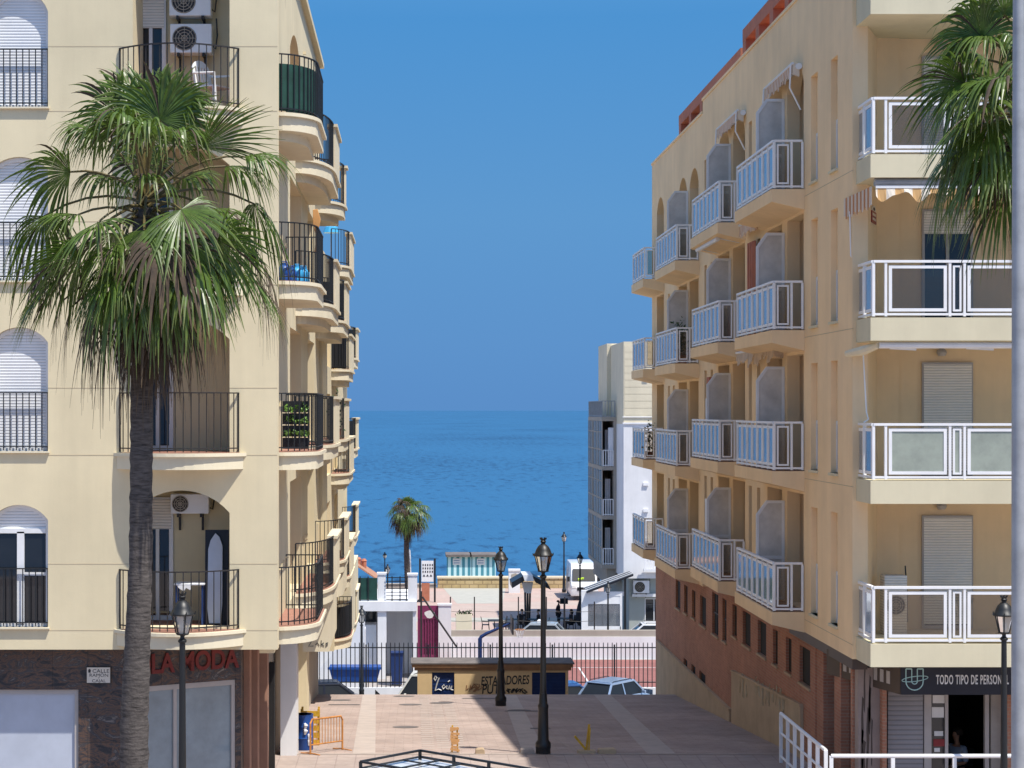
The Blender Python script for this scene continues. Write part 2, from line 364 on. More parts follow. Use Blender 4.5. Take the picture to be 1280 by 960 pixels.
rp = N.new('ShaderNodeValToRGB'); e = rp.color_ramp.elements                  # clear deep-blue Mediterranean air, by true elevation
e[0].position = 0; e[0].color = (1.05, 2.35, 5.2, 1); e[1].position = 1; e[1].color = (1, 1, 1, 1)
SKYCOL = [(0, (0.498, 1.283, 2.733)), (0.035, (0.528, 1.374, 2.831)), (0.1, (0.536, 1.495, 2.944)), (0.21, (0.347, 1.374, 3.019)), (0.4, (0.302, 1.359, 3.246))]
e.remove(e[1]); e[0].color = (*SKYCOL[0][1],1)
for p, c in SKYCOL[1:]: x = e.new(p); x.color = (*c,1)
L.new(sp.outputs[2], rp.inputs[0])
fr = N.new('ShaderNodeMapRange'); fr.inputs[1].default_value = .2; fr.inputs[2].default_value = .55; fr.inputs[3].default_value = 1; fr.inputs[4].default_value = .0; L.new(sp.outputs[2], fr.inputs[0])
mx = N.new('ShaderNodeMix'); mx.data_type = 'RGBA'; L.new(fr.outputs[0], mx.inputs[0]); L.new(sky.outputs[0], mx.inputs[6]); L.new(rp.outputs[0], mx.inputs[7])
L.new(mx.outputs[2], N['Background'].inputs['Color']); N['Background'].inputs['Strength'].default_value = .15
sl = bpy.data.lights.new('sun', 'SUN'); sl.energy = 4.15; sl.angle = math.radians(.53); sl.color = (1, .95, .87)
so = bpy.data.objects.new('sun', sl); COL.objects.link(so); so.rotation_euler = Vector((TX, -TY, 1)).to_track_quat('Z', 'Y').to_euler()
S.view_settings.view_transform = 'Standard'; S.view_settings.look = 'None'; S.view_settings.gamma = 1; S.view_settings.exposure = .5; S.view_settings.use_curve_mapping = False
S.cycles.max_bounces = 8; S.cycles.transparent_max_bounces = 16; S.cycles.use_denoising = True; S.cycles.sample_clamp_indirect = 6
S.cycles.caustics_reflective = False; S.cycles.caustics_refractive = False

# ------------------------------------------------------------------ setting
def gz(Y): return 6.7 if Y < 40.7 else 6.7-.08*(Y-40.7)
CREST = 59.5
def structure(mb, name, m, **k): return settag(mb.build(name, m, **k), kind='structure')
m = MB(); m.box(-60, 60, -20, 40.7, 5.0, 6.7); structure(m, 'pavement', 'pavement')
m = MB(); m.add([(-3.3,40.7,6.7),(8.4,40.7,6.7),(8.4,CREST,gz(CREST)),(-3.3,CREST,gz(CREST)),(-3.3,40.7,-.3),(8.4,40.7,-.3),(8.4,CREST,-.3),(-3.3,CREST,-.3)],
       [(0,1,2,3),(0,4,5,1),(1,5,6,2),(2,6,7,3),(3,7,4,0)]); structure(m, 'plaza', 'paving')
m = MB()
def slope_sheet(mb, x0, x1, y0, y1, dz, mi=0, x0b=None, x1b=None):
    x0b = x0 if x0b is None else x0b; x1b = x1 if x1b is None else x1b
    mb.add([(x0,y0,gz(y0)+dz),(x1,y0,gz(y0)+dz),(x1b,y1,gz(y1)+dz),(x0b,y1,gz(y1)+dz)], [(0,1,2,3)], mi)
for a, b, c, d in ((-1.28,-.80,-1.55,-1.14),(2.35,2.85,2.75,3.2),(5.0,5.6,5.6,6.1)): slope_sheet(m, a, b, 40.95, CREST-.1, .004, 0, c, d)
structure(m, 'pale_paving_strip', 'strip')
m = MB(); random.seed(3)
for k in range(30):
    y = 42+k*.56
    for c in range(3):
        x = .2+c*.34+random.uniform(-.01,.01); slope_sheet(m, x, x+.28, y+c*.19%.3, y+.2+c*.19%.3, .004)
structure(m, 'pale_paving_slabs', 'strip')
m = MB(); slope_sheet(m, -3.2, 8.2, 40.72, 40.93, .005); slope_sheet(m, -2.4, 7.6, 45.6, 45.64, .005); slope_sheet(m, 3.15, 3.19, 45.6, 41.2, .006, 0, 3.55, 3.59)
structure(m, 'paving_joint', 'kerb')
m = MB(); m.box(-400, 400, 59.6, 152, -.6, 0); structure(m, 'ground', 'road')
m = MB(); m.add([(1,92,.004),(14,92,.004),(14,107.8,.004),(1,107.8,.004)], [(0,1,2,3)])
structure(m, 'sports_court', 'court')
m = MB()
for y in (99,104.5): m.box(1.5,13.5,y,y+.08,.006,.008)
m.box(9,9.08,92.2,104.5,.006,.008); structure(m, 'court_marking', 'line')
m = MB(); m.add([(-300,122,.012),(300,122,.012),(300,151.5,.012),(-300,151.5,.012)], [(0,1,2,3)]); structure(m, 'promenade', 'prom')
m = MB(); m.add([(3.2,139,.018),(6.5,139,.018),(7.3,151,.018),(2.4,151,.018)], [(0,1,2,3)]); m.add([(-300,127,.018),(300,127,.018),(300,129.5,.018),(-300,129.5,.018)], [(0,1,2,3)])
structure(m, 'promenade_band', 'prom_green')
m = MB(); m.add([(-3000,150,-.8),(3000,150,-.8),(3000,168,-1.7),(-3000,168,-1.7),(-3000,186,-3.4),(3000,186,-3.4)], [(0,1,2,3),(3,2,5,4)]); structure(m, 'beach', 'sand')
# sea
m_, nt, N, L, b = new_mat('sea_water'); K['sea'] = m_
tc = N.new('ShaderNodeTexCoord'); mp = N.new('ShaderNodeMapping'); mp.inputs['Scale'].default_value = (.010,.004,1); L.new(tc.outputs['Object'], mp.inputs[0])
n1 = N.new('ShaderNodeTexNoise'); n1.inputs['Scale'].default_value = 1; n1.inputs['Detail'].default_value = 3; n1.inputs['Roughness'].default_value = .62; L.new(mp.outputs[0], n1.inputs[0])
mp2 = N.new('ShaderNodeMapping'); mp2.inputs['Scale'].default_value = (.42,.12,1); L.new(tc.outputs['Object'], mp2.inputs[0])
n2 = N.new('ShaderNodeTexNoise'); n2.inputs['Scale'].default_value = 1; n2.inputs['Detail'].default_value = 6; L.new(mp2.outputs[0], n2.inputs[0])
ad = N.new('ShaderNodeMath'); n2.inputs['Roughness'].default_value = .7; hf = N.new('ShaderNodeMath'); hf.operation = 'MULTIPLY_ADD'; hf.inputs[1].default_value = .35; hf.inputs[2].default_value = .325; L.new(n1.outputs[0], hf.inputs[0]); L.new(hf.outputs[0], ad.inputs[0]); L.new(n2.outputs[0], ad.inputs[1])
r = N.new('ShaderNodeValToRGB'); r.color_ramp.elements[0].position = .83; r.color_ramp.elements[0].color = (.003,.028,.082,1); r.color_ramp.elements[1].position = 1.13; r.color_ramp.elements[1].color = (.022,.112,.235,1)
L.new(ad.outputs[0], r.inputs[0]); L.new(r.outputs[0], b.inputs['Base Color']); b.inputs['Roughness'].default_value = .35; b.inputs['Specular IOR Level'].default_value = .25
bp = N.new('ShaderNodeBump'); bp.inputs['Strength'].default_value = .6; bp.inputs['Distance'].default_value = .6; L.new(ad.outputs[0], bp.inputs['Height']); L.new(bp.outputs[0], b.inputs['Normal'])
m = MB(); m.add([(-60000,178,-2.9),(60000,178,-2.9),(60000,90000,-2.9),(-60000,90000,-2.9)], [(0,1,2,3)]); structure(m, 'sea', 'sea')

# ------------------------------------------------------------------ left apartment block
YL, XS = 32.1, -2.26
u = lambda px: U(px, YL); v = lambda py: V(py, YL)
LB = thing('apartment_building', (-5.5, 40, 6.7), 'cream apartment block with curved black iron balconies beside the palm on the left', 'building')
LF = [-5.04, -2.19, .71, 3.66]                                   # slab levels below the lens
WROWS = [(134,-12,14),(351,196,212),(564,409,428),(784,631,650)]   # window rows: sill, crown, spring
LROWS = [(138,-90,-70),(351,182,206),(566,398,424),(784,613,641)]
FZ0, FZ1 = v(812), H(-8.55)
holes = [arch(u(-12), u(60), v(s), v(sp), v(c)) for s, c, sp in WROWS]+[arch(u(166), u(287), v(s), v(sp), v(c)) for s, c, sp in LROWS]
m = MB(); m.wall(fy(YL), rect(u(-135), XS, FZ0, FZ1), holes, .3)
for y in (58, 139, 277, 356, 485, 569, 705, 788):                # scored joints in the render
    segs = [(-135,-12),(60,166),(287,347)] if y in (58, 277, 485, 705) else [(60,143),(307,347)]
    for a, c in segs: m.box(u(a)+.002, u(c)-.002, YL-.0025, YL+.02, v(y+.45), v(y-.45), 1)
m.build('front_wall', ['cream', 'groove'], LB)
# street wall
XW = XS-.08
holes = []
for h in LF:
    holes += [rect(36.6, 40.2, H(h)+.03, H(h)+2.3) if h > -5 else arch(36.6, 40.2, H(h)+.03, H(h)+1.9, H(h)+2.4), rect(42.7, 45.6, H(h)+.03, H(h)+2.3)]
m = MB(); m.wall(fxr(XW), rect(YL+.32, 48, H(4.1), FZ1), holes, .25)
random.seed(5)
for yy in (33.6, 34.4, 35.2, 41.0, 41.7, 46.2, 47.0):            # small vent bumps added for their long streak shadows
    for h in (-7.6, -3.0, -.1, 2.75): m.box(XW-.01, XW+.06, yy, yy+.06, H(h+random.uniform(-.05,.05)), H(h)+.07)
m.build('street_wall', 'cream', LB)
m = MB(); m.box(-10, -3.55, YL+1.3, 48, 4.8, FZ1-.02); m.box(-3.548, -2.75, YL+1.3, YL+1.45, H(4.0), FZ1-.05); m.box(-10, XW-.252, 46.9, 48, 4.8, FZ1-.04); m.box(-10, -8.5, YL+.3, 48, 6.7, FZ1-.06); m.build('inner_wall', 'cream', LB)
m = MB()
for h in LF: m.box(-8.9, XW-.255, YL+.305, 47.9, H(h)-.28, H(h))
m.box(-8.9, XW-.255, YL+.305, 47.9, H(-7.95)-.2, H(-7.95)); m.box(-10, XS+.04, YL-.04, 48.05, FZ1, FZ1+.12)
m.build('floor_slab', 'cream', LB)
m = MB()
for h in LF: m.box(u(166)-.02, u(287)+.02, YL+.02, YL+1.28, H(h)+.003, H(h)+.012); m.box(-3.5, XW-.02, 33, 46, H(h)+.003, H(h)+.012)
m.build('floor_tiles', 'tile', LB)
m = MB()
for x0, x1 in ((u(155), u(166)-.004), (u(287)+.004, u(296))):
    m.box(x0, x1, YL+.302, YL+1.3, H(3.66), FZ1-.05)
for y in (36.5, 40.2, 42.6, 45.6): m.box(-3.55, XW-.252, y-.15 if y in (36.5,42.6) else y+.004, y-.004 if y in (36.5,42.6) else y+.15, H(3.66), FZ1-.05)
m.build('partition_wall', 'cream', LB)
# front windows: white frames with roller shutters
for k, (s, c, sp) in enumerate(WROWS):
    yb = YL+.09
    f = MB(); a = arch(u(-12)+.004, u(60)-.004, v(s), v(sp), v(c)-.004)
    inner = arch(u(-8), u(56), v(s-4), v(sp+2), v(c+5)) if k < 3 else arch(u(-8), u(56), v(s-4), v(sp+2), v(c+5))
    f.wall(fy(yb), a, [inner], .06)
    if k == 3: f.box(u(20), u(29), yb-.01, yb+.05, v(s-4), v(665)); f.box(u(-8), u(56), yb-.01, yb+.05, v(667), v(661)); f.box(u(29),u(56), yb-.008, yb+.04, v(720), v(716))
    wf = f.build('window', 'white_pvc', LB)
    if k < 3: MB().prism([(q[0],q[1]) for q in inner], .045, .055, fr=fy(yb)).build('shutter', 'shutter', wf)
    else:
        MB().prism([p for p in inner if p[1] > v(663)]+[(u(-8),v(663)),(u(56),v(663))][::1], .03, .05, fr=fy(yb)).build('shutter', 'shutter', wf)
        MB().box(u(-8), u(56), yb+.02, yb+.03, v(s-4), v(668)).build('pane', 'window', wf)
    MB().box(u(-16), u(62), YL-.06, YL+.088, v(s+2), v(s)).build('sill', 'cream_trim', wf)
    g = MB(); bars(g, [(u(-12),YL+.03),(u(60),YL+.03)], v(s-1), v(s-73), .112, .008); g.build('railing', 'black_iron', wf)
# front curved balconies
def arc_pts(x0, x1, y, p, n=14): return [(x0+(x1-x0)*i/n, y-p*(1-(2*i/n-1)**2)) for i in range(n+1)]
for k, h in enumerate(LF):
    z = H(h)
    s = MB(); s.prism([(x, y) for x, y in arc_pts(u(146), u(304), YL-.002, .58)], z-.27, z-.055)
    s.prism(arc_pts(u(142), u(308), YL-.002, .64), z-.055, z)
    b = s.build('balcony', 'cream_trim', LB)
    g = MB(); bars(g, [(u(150),YL)]+arc_pts(u(150), u(298), YL-.04, .5, 10)+[(u(298),YL)], z+.02, z+1.0, .13, .008); g.build('railing', 'dark_iron', b)
    MB().prism(arc_pts(u(150), u(300), YL-.01, .55), z+.002, z+.008).build('floor_tiles', 'tile', b)
# doors at the back of the recess
yb = YL+1.3
ub = lambda px: U(px, yb)
for k, h in enumerate(LF):
    z = H(h); f = MB(); x0, x1 = (ub(170), ub(208)) if k == 0 else (ub(178), ub(217))
    f.wall(fy(yb-.07), rect(x0, x1, z+.02, z+2.15), [rect(x0+.07, (x0+x1)/2-.03, z+.1, z+1.6), rect((x0+x1)/2+.03, x1-.07, z+.1, z+1.6)], .06)
    d = f.build('balcony_door', 'white_pvc', LB)
    MB().box(x0+.03, x1-.03, yb-.085, yb-.072, z+1.6, z+2.12).build('shutter', 'shutter_cream', d)
    MB().box(x0+.05, x1-.05, yb-.03, yb-.02, z+.08, z+1.6).build('pane', 'window', d)
for y0 in (37.4, 43.2):
    for h in LF:
        z = H(h); f = MB(); f.wall(fxr(-3.49), rect(y0, y0+1.6, z+.02, z+2.1), [rect(y0+.07, y0+.76, z+.1, z+2.0), rect(y0+.84, y0+1.53, z+.1, z+2.0)], .05)
        d = f.build('balcony_door', 'white_pvc', LB); MB().box(-3.53, -3.52, y0+.05, y0+1.55, z+.08, z+2.02).build('pane', 'window', d)
# street balconies
def q_curve(xw, xo, y0, cl, n=8): return [(xw+(xo-xw)*math.sin(math.pi/2*i/n), y0+cl*(1-math.cos(math.pi/2*i/n))) for i in range(n+1)]
def street_balcony(z, y0, cl, y1, xo, style, xw=XW, solid=True, corbel=True, wall_h=1.0):
    c = q_curve(xw, xo, y0, cl); poly = c+[(xo, y1), (xw, y1)]
    s = MB(); s.prism([(min(x,xo-.03), yy+.03) if i else (x,yy+.03) for i,(x, yy) in enumerate(poly)], z-.3, z-.06); s.prism([(x+.03*(x>xw), y-.03*(i<9)) for i, (x, y) in enumerate(poly)], z-.06, z)
    if corbel: s.prism([(xw+(x-xw)*.72, y+.25) for x, y in poly[:-2]]+[(xw+(xo-xw)*.72, y1-.1), (xw, y1-.1)], z-.45, z-.3)
    if solid:
        s.box(xo-.13, xo, y0+cl+.002, y1, z+.001, z+wall_h-.05); s.box(xo-.17, xo+.05, y0+cl-.05, y1+.04, z+wall_h-.05, z+wall_h+.01)
    b = s.build('balcony', 'cream_trim', LB)
    path = [(x-.04*(i>0), y+.05) for i, (x, y) in enumerate(c)]
    if not solid: path += [(xo-.04, y1-.04), (xw, y1-.04)]
    g = MB(); bars(g, path, z+.02, z+1.0, .12, .009)
    g.build('railing', 'black_iron', b)
    MB().prism(poly, z+.002, z+.008).build('floor_tiles', 'tile', b)
    if style in ('mesh', 'panel'):
        q = MB()
        for a, c2 in zip(path, path[1:]):
            if style == 'panel' and a[0] > xo-.08: continue
            q.bar((a[0]-.02,a[1]+.02,z+.47 if style == 'panel' else z+.44), (c2[0]-.02,c2[1]+.02,z+.47 if style == 'panel' else z+.44), .012, .88 if style == 'panel' else .8)
        q.build('shade_screen', 'green_mesh' if style == 'mesh' else 'black_panel', b)
    return b
for k, h in enumerate(LF): street_balcony(H(h), 32.45, 1.0, 35.4, -1.62, 'mesh' if k == 0 else None, solid=False, corbel=(k == 0))
for k, h in enumerate(LF): street_balcony(H(h), 38.3, 2.3, 43.0, -1.64, None)
for k, h in enumerate(LF): street_balcony(H(h), 46.0, 1.5, 47.95 if k == 0 else 50.2, -1.66, 'panel' if k == 1 else None)
# lower seaward part of the block
LT = H(-4.04)
DL = [-4.04, -1.14, 1.76, 4.66]; EL = [-1.7, 1.25, 4.1, 6.9]
holes = []
for h in DL[1:]: holes += [rect(50.6, 52.6, H(h)+.03, H(h)+2.2), rect(55.2, 57.6, H(h)+.03, H(h)+2.2)]
m = MB(); m.wall(fxr(XS), [(48.05,H(5.6)),(55,H(5.6)),(55,H(6.9)),(66,H(6.9)),(66,LT),(48.05,LT)], holes, .25)
m.build('seaward_wall', 'cream', LB)
m = MB(); m.box(-10, -3.6, 48.05, 66, 4.6, LT-.02); m.box(-10, XS-.255, 65.6, 66, H(6.9), LT-.04)
for h in DL: m.box(-3.6, XS-.255, 48.05, 65.5, H(h)-.3, H(h)-.02*(h==-4.04))
for y in (50.5, 52.6, 55.1, 57.6): m.box(-3.6, XS-.255, y-.15, y+.15, H(5.6 if y < 55 else 6.9), LT-.06)
m.build('seaward_core', 'ochre', LB)
for k, h in enumerate(DL): street_balcony(H(h), 53.2, .75 if k == 1 else 1.2, 57.5, -1.76, 'panel' if k == 1 else None, xw=XS)
for k, h in enumerate(EL): street_balcony(H(h), 61.4, 1.6, 65.4, -1.84, 'panel' if k < 2 else None, xw=XS, corbel=False)
street_balcony(H(6.62), 55.4, 1.3, 58.0, -1.80, 'panel', xw=XS-.2, corbel=False, solid=False)
# solid curved bases under the first-floor street balconies
MB().box(XW, -1.79, 40.9, 45.2, H(5.14), H(3.66)-.302).build('balcony_base', 'cream_trim', LB)
MB().prism(q_curve(XW, -1.72, 46.2, 1.4)+[(-1.72, 50.1), (XW, 50.1)], H(4.55), H(3.66)-.304).build('balcony_base', 'cream_trim', LB)
m = MB(); m.box(XS-.2, -1.88, 58.02, 66, H(6.95), H(4.66)-.31); m.build('balcony_base', 'cream_trim', LB); m = MB()
g = MB()                                                        # scrawl on the curved base
for st in (((0,.12),(.1,.14),(.02,.0),(.12,.01)),((.16,.03),(.2,.08),(.24,.02)),((.27,.0),(.28,.13)),((.33,.08),(.28,.05),(.34,.01)),((.42,.08),(.37,.07),(.41,.03),(.36,.0))):
    P = [(U(383,41.9)+a*1.05, 38.55+.0, V(801,41.9)+b) for a, b in st]
    P = [(x+.08, 40.892, z) for x, y, z in P]
    g.tube(P, .007, 4)
g.build('graffiti', 'black_letter', LB)
# ground floor: slate shop front with a splayed corner, arcade along the street
m = MB(); Y0 = 32.5
sw0, sw1 = U(-60,Y0), U(98,Y0)
m.wall(fy(Y0), rect(U(-140,Y0), U(156,Y0), 6.4, FZ0-.002), [rect(sw0, sw1, 6.75, V(862,Y0))], .25)
A, B = Vector((U(156,Y0), Y0, 0)), Vector((U(301,33.6), 33.6, 0)); d = (B-A); Ld = d.length; d.normalize(); nrm = Vector((d.y, -d.x, 0))
frc = lambda uu, vv, ww: tuple(A+d*uu-nrm*ww+Vector((0,0,vv)))
shop0, shop1, shopt = .28, Ld-.1, V(855, 33)
m.wall(frc, rect(0, Ld, 6.4, FZ0-.004), [rect(shop0, shop1, 6.75, shopt)], .25)
m.box(B.x-.25, B.x, 33.62, 36.5, 6.4, FZ0-.1)
m.build('shop_front_wall', 'slate', LB)
f = MB(); f.wall(fy(Y0+.04), rect(sw0, sw1, 6.75, V(862,Y0)), [rect(sw0+.07, sw1-.07, 6.8, V(862,Y0)-.07)], .08); wf = f.build('shop_window', 'alu', LB)
MB().box(sw0, sw1, Y0+.09, Y0+.1, 6.76, V(862,Y0)-.02).build('pane', 'blind_white', wf)
f = MB(); f.wall(lambda a, b_, c: frc(a, b_, c+.02), rect(shop0, shop1, 6.75, shopt), [rect(shop0+.06, shop0+.62, 6.8, shopt-.09), rect(shop0+.68, shop1-.07, 6.8, shopt-.09)], .08); wf = f.build('shop_window', 'alu', LB)
q = MB(); q.prism(rect(shop0+.02, shop1-.02, 6.76, shopt-.02), .06, .07, fr=frc); q.build('pane', 'shop_glass', wf)
q = MB(); sg = frc(.02, V(842, 33)+.05, -.012); text_mb('LOLA MODA', .46, frc(-.02, V(846,33)+.10, 0), d, (0,0,1), nrm, sx=.80, ext=.02, mb=q, bold=.012); q.build('shop_lettering', 'red_letter', LB)
m = MB(); m.box(-3.6, -2.95, 36.5, 60, 4.6, H(5.0)); m.box(-8.9, -2.4, 36.6, 48, H(4.1)-.02, H(4.1)+.1); m.build('ground_floor_wall', 'taupe_render', LB)
m = MB(); m.box(U(351,40.7), U(371,40.7), 40.6, 41.3, 6, H(4.3)); m.build('arcade_column', 'white_render', LB)
m = MB(); m.box(U(367,50), U(380,50), 50, 51.2, 5.5, H(5.0)); m.build('arcade_column', 'ochre', LB)
m = MB()
for a, c in ((384,387),(388.5,392)): m.box(U(a,58), U(c,58), 58, 58.6, 4.8, H(6.3))
m.build('arcade_column', 'slate', LB)
m = MB()
for k, (a, c) in enumerate(((301,312),(314,322),(324,334))): m.box(U(a,34.2+k*.9), U(c,34.2+k*.9), 34.2+k*.9, 34.6+k*.9, 6.5, FZ0-.12)
m.build('doorway_pilaster', 'fur', LB)
m = MB(); m.box(U(336,38), U(343,38), 38, 38.2, 6.6, H(5.0)); m.build('entrance_door', 'dark', LB)
# ------------------------------------------------------------------ right apartment block
XR = 8.06; ZTOP0 = H(4.56)
RB = thing('apartment_building', (13, 48, 6.7), 'ochre apartment block with white glazed balconies and red brick base on the right', 'building')
RF = [-4.55, -1.65, 1.25, 4.15]; YST = 53.4                       # slab levels; far half is stepped down a third of a metre
YF, YC, YB, YE = 34.1, 35.2, 36.4, 64.7
RT, RT2 = H(-8.6), H(-8.25)
BAYS = [39.54, 46.55, 54.1, 61.6]
def rlev(k, y): return H(RF[k]+(.33 if y > YST else 0))
zs = lambda y: 0 if y < YST else -.33
# street wall: two stretches
NICHE = [(36.42,37.02),(38.22,38.86)]
def bay_holes(y0, y1):
    hs = []
    for y in BAYS:
        if not y0 < y < y1: continue
        for k in range(4):
            z = rlev(k, y)
            for a, c in ((y+.05, y+1.8), (y+2.35, y+4.1)):
                if c > YE: continue
                hs.append(arch(a, c, z+.03, z+2.25, z+2.72) if k == 0 else rect(a, c, z+.03, z+2.42))
            for a, wd in ((y+5.0, .42), (y+6.1, .42)):
                if a+wd < y1-.1: hs.append(rect(a, a+wd, z+.45, z+2.35))
    return hs
h1 = bay_holes(YC, YST)
for a, c in NICHE:
    for k in range(4): h1.append(rect(a, c, rlev(k,36)+.05, rlev(k,36)+2.2))
m = MB(); m.wall(fxl(XR), rect(YC, YST-.002, H(4.56), RT), h1, .28); m.wall(fxl(XR), rect(YST, YE, H(4.9), RT2), bay_holes(YST, YE), .28)
for k in range(4): 
    for a, c in ((YC, BAYS[0]-.06),(BAYS[0]+4.5,BAYS[1]-.06),(BAYS[1]+4.5,YST)): m.box(XR-.0025, XR+.02, a, c, rlev(k,40)-.155, rlev(k,40)-.143, 1)
m.build('street_wall', ['ochre', 'groove'], RB)
m = MB(); m.box(XR+1.15, 20, YB, 39.2, ZTOP0+.11, RT-.04); m.box(XR+1.15, 20, 39.202, YST, 6, RT-.04); m.box(XR+1.15, 20, YST, YE, 4.5, RT2-.04); m.box(XR+.282, 20, YE-.4, YE, 4.5, RT2-.06); m.build('inner_wall', 'ochre', RB)
m = MB()
for k in range(4): m.box(XR+.282, XR+1.3, YB, YST, rlev(k,40)-.3, rlev(k,40)); m.box(XR+.282, XR+1.3, YST, YE-.41, rlev(k,60)-.3, rlev(k,60))
m.box(XR+.282, 20, YC+.3, YST-.01, RT-.3, RT-.05); m.box(XR+.282, 20, YST+.01, YE-.41, RT2-.3, RT2-.05)
m.box(XR-.03, XR+.33, YC-.02, YST-.01, RT, RT+.07); m.box(XR-.03, XR+.33, YST, YE+.03, RT2, RT2+.07)
m.build('floor_slab', 'ochre', RB)
m = MB()
for y in BAYS:
    for a in (y-.12, y+1.85, y+4.12, y+4.9, y+5.5, y+6.0, y+6.6):
        if a+.2 < YE: m.box(XR+.282, XR+1.14, a, a+.14, H(5), (RT if y < YST else RT2)-.31)
for a in (36.3, 37.06, 38.1, 38.9): m.box(XR+.282, XR+1.14, a+.01, a+.1, H(5), RT-.31)
m.build('partition_wall', 'ochre', RB)
# tall corner niches with white casements
for a, c in NICHE:
    for k in range(4):
        z = rlev(k, 36); f = MB(); f.wall(fxl(XR+.1), rect(a+.004, c-.004, z+.06, z+1.05), [rect(a+.07, c-.07, z+.13, z+.98)], .06)
        wf = f.build('casement', 'white_pvc', RB); MB().box(XR+.13, XR+.14, a+.05, c-.05, z+.1, z+1.0).build('pane', 'side_glass', wf)
        MB().box(XR+.12, XR+.14, a+.004, c-.004, z+1.05, z+2.18).build('blind_panel', 'ochre', wf); MB().box(XR-.05, XR+.1, a-.03, c+.03, z+.0, z+.05).build('sill', 'ochre_trim', wf)
for y in BAYS:
    for k in range(4):
        z = rlev(k, y)
        for a in (y+5.0, y+6.1):
            if a+.42 < (YST if y < YST else YE)-.1:
                f = MB(); f.wall(fxl(XR+.2), rect(a+.003, a+.417, z+.46, z+2.34), [rect(a+.05, a+.37, z+.52, z+1.35), rect(a+.05, a+.37, z+1.42, z+2.29)], .05)
                wf = f.build('casement', 'shutter_cream', RB); MB().box(XR+.22, XR+.23, a+.03, a+.39, z+.5, z+2.3).build('pane', 'window', wf)
# white glazed parapets
def glazed(mb, gl, a, b, z, n, post=True, wide=None, hh=1.0):
    """white frame with n glazed panels between plan points a and b"""
    a, b = Vector((a[0],a[1],0)), Vector((b[0],b[1],0)); d = b-a; Lg = d.length; d.normalize(); q = Vector((d.y,-d.x,0)); Z = Vector((0,0,1))
    mb.bar(a+Z*(z+hh), b+Z*(z+hh), .07, .045); mb.bar(a+Z*(z+.06), b+Z*(z+.06), .05, .04)
    w = wide or [1]*n; tot = sum(w); t = 0
    for i in range(n+1):
        p = a+d*(Lg*t/tot); mb.obox(p+Z*(z+hh/2), d*.022, q*.028, Z*(hh/2-.022)); 
        if i == n: break
        t2 = t+w[i]; s0, s1 = Lg*t/tot+.055, Lg*t2/tot-.055; t = t2
        if s1-s0 > .12:
            lo, hi = z+.11, z+hh-.07; fw = .035 if s1-s0 < .5 else .055
            for e0, e1, z0, z1 in ((s0,s1,lo,lo+fw),(s0,s1,hi-fw,hi),(s0,s0+fw,lo+fw,hi-fw),(s1-fw,s1,lo+fw,hi-fw)):
                mb.obox(a+d*((e0+e1)/2)+Z*((z0+z1)/2), d*((e1-e0)/2), q*.016, Z*((z1-z0)/2))
            gl.obox(a+d*((s0+s1)/2)+Z*((lo+hi)/2), d*((s1-s0)/2-fw*.8), q*.004, Z*((hi-lo)/2-fw*.8))
for i, y in enumerate(BAYS):
    y1 = y+4.42 if i < 3 else 64.75
    for k in range(4):
        z = rlev(k, y); s = MB(); xo = 7.42
        s.add([(XR-.002,y-.06,z),(xo-.04,y-.06,z),(xo-.04,y1+.06,z),(XR-.002,y1+.06,z),(XR-.002,y-.06,z-.42),(xo-.04,y-.06,z-.26),(xo-.04,y1+.06,z-.26),(XR-.002,y1+.06,z-.42)],
              [(0,1,2,3),(4,7,6,5),(0,4,5,1),(1,5,6,2),(2,6,7,3),(3,7,4,0)])
        b = s.build('balcony', 'ochre', RB)
        fr_, g1, g2 = MB(), MB(), MB()
        glazed(fr_, g1, (XR-.04,y), (xo+.02,y), z, 2, wide=[.5,.8]); n = 7 if i < 3 else 4
        glazed(fr_, g2, (xo+.02,y), (xo+.02,y1), z, n)
        r_ = fr_.build('parapet_frame', 'white_paint', b); g1.build('end_pane', 'glass', r_); g2.build('side_pane', 'side_glass', r_)
        MB().box(xo, XR-.01, y+.03, y1-.03, z+.002, z+.008).build('floor_tiles', 'tile', b)
        if i < 3 or k > 5:
            ym = y+2.05; sc, gl = MB(), MB(); x0, x1, zt = xo+.02, XR-.005, z+2.2
            o_ = [(x0,z+.05),(x1,z+.05),(x1,zt),(x0+.22,zt),(x0,zt-.3)]; i_ = [(x0+.06,z+1.0),(x1-.06,z+1.0),(x1-.06,zt-.06),(x0+.25,zt-.06),(x0+.06,zt-.33)]
            sc.wall(fy(ym), o_, [i_, rect(x0+.06,x1-.06,z+.11,z+.93)], .05); gl.wall(fy(ym+.02), i_, [], .008); gl.prism(rect(x0+.06,x1-.06,z+.11,z+.93), .02, .028, fr=fy(ym))
            p = sc.build('divider_screen', 'white_pvc', b); gl.build('divider_pane', 'screen', p)
# doors behind the street balconies
for i, y in enumerate(BAYS):
    for k in range(4):
        z = rlev(k, y)
        for a in (y+.2, y+2.5):
            if a+1.5 > YE-.4: continue
            f = MB(); f.wall(fxl(XR+1.09), rect(a, a+1.45, z+.02, z+2.1), [rect(a+.07,a+.69,z+.08,z+2.03), rect(a+.76,a+1.38,z+.08,z+2.03)], .05)
            d = f.build('balcony_door', 'white_pvc', RB); MB().box(XR+1.11, XR+1.12, a+.05, a+1.4, z+.06, z+2.05).build('pane', 'window', d)
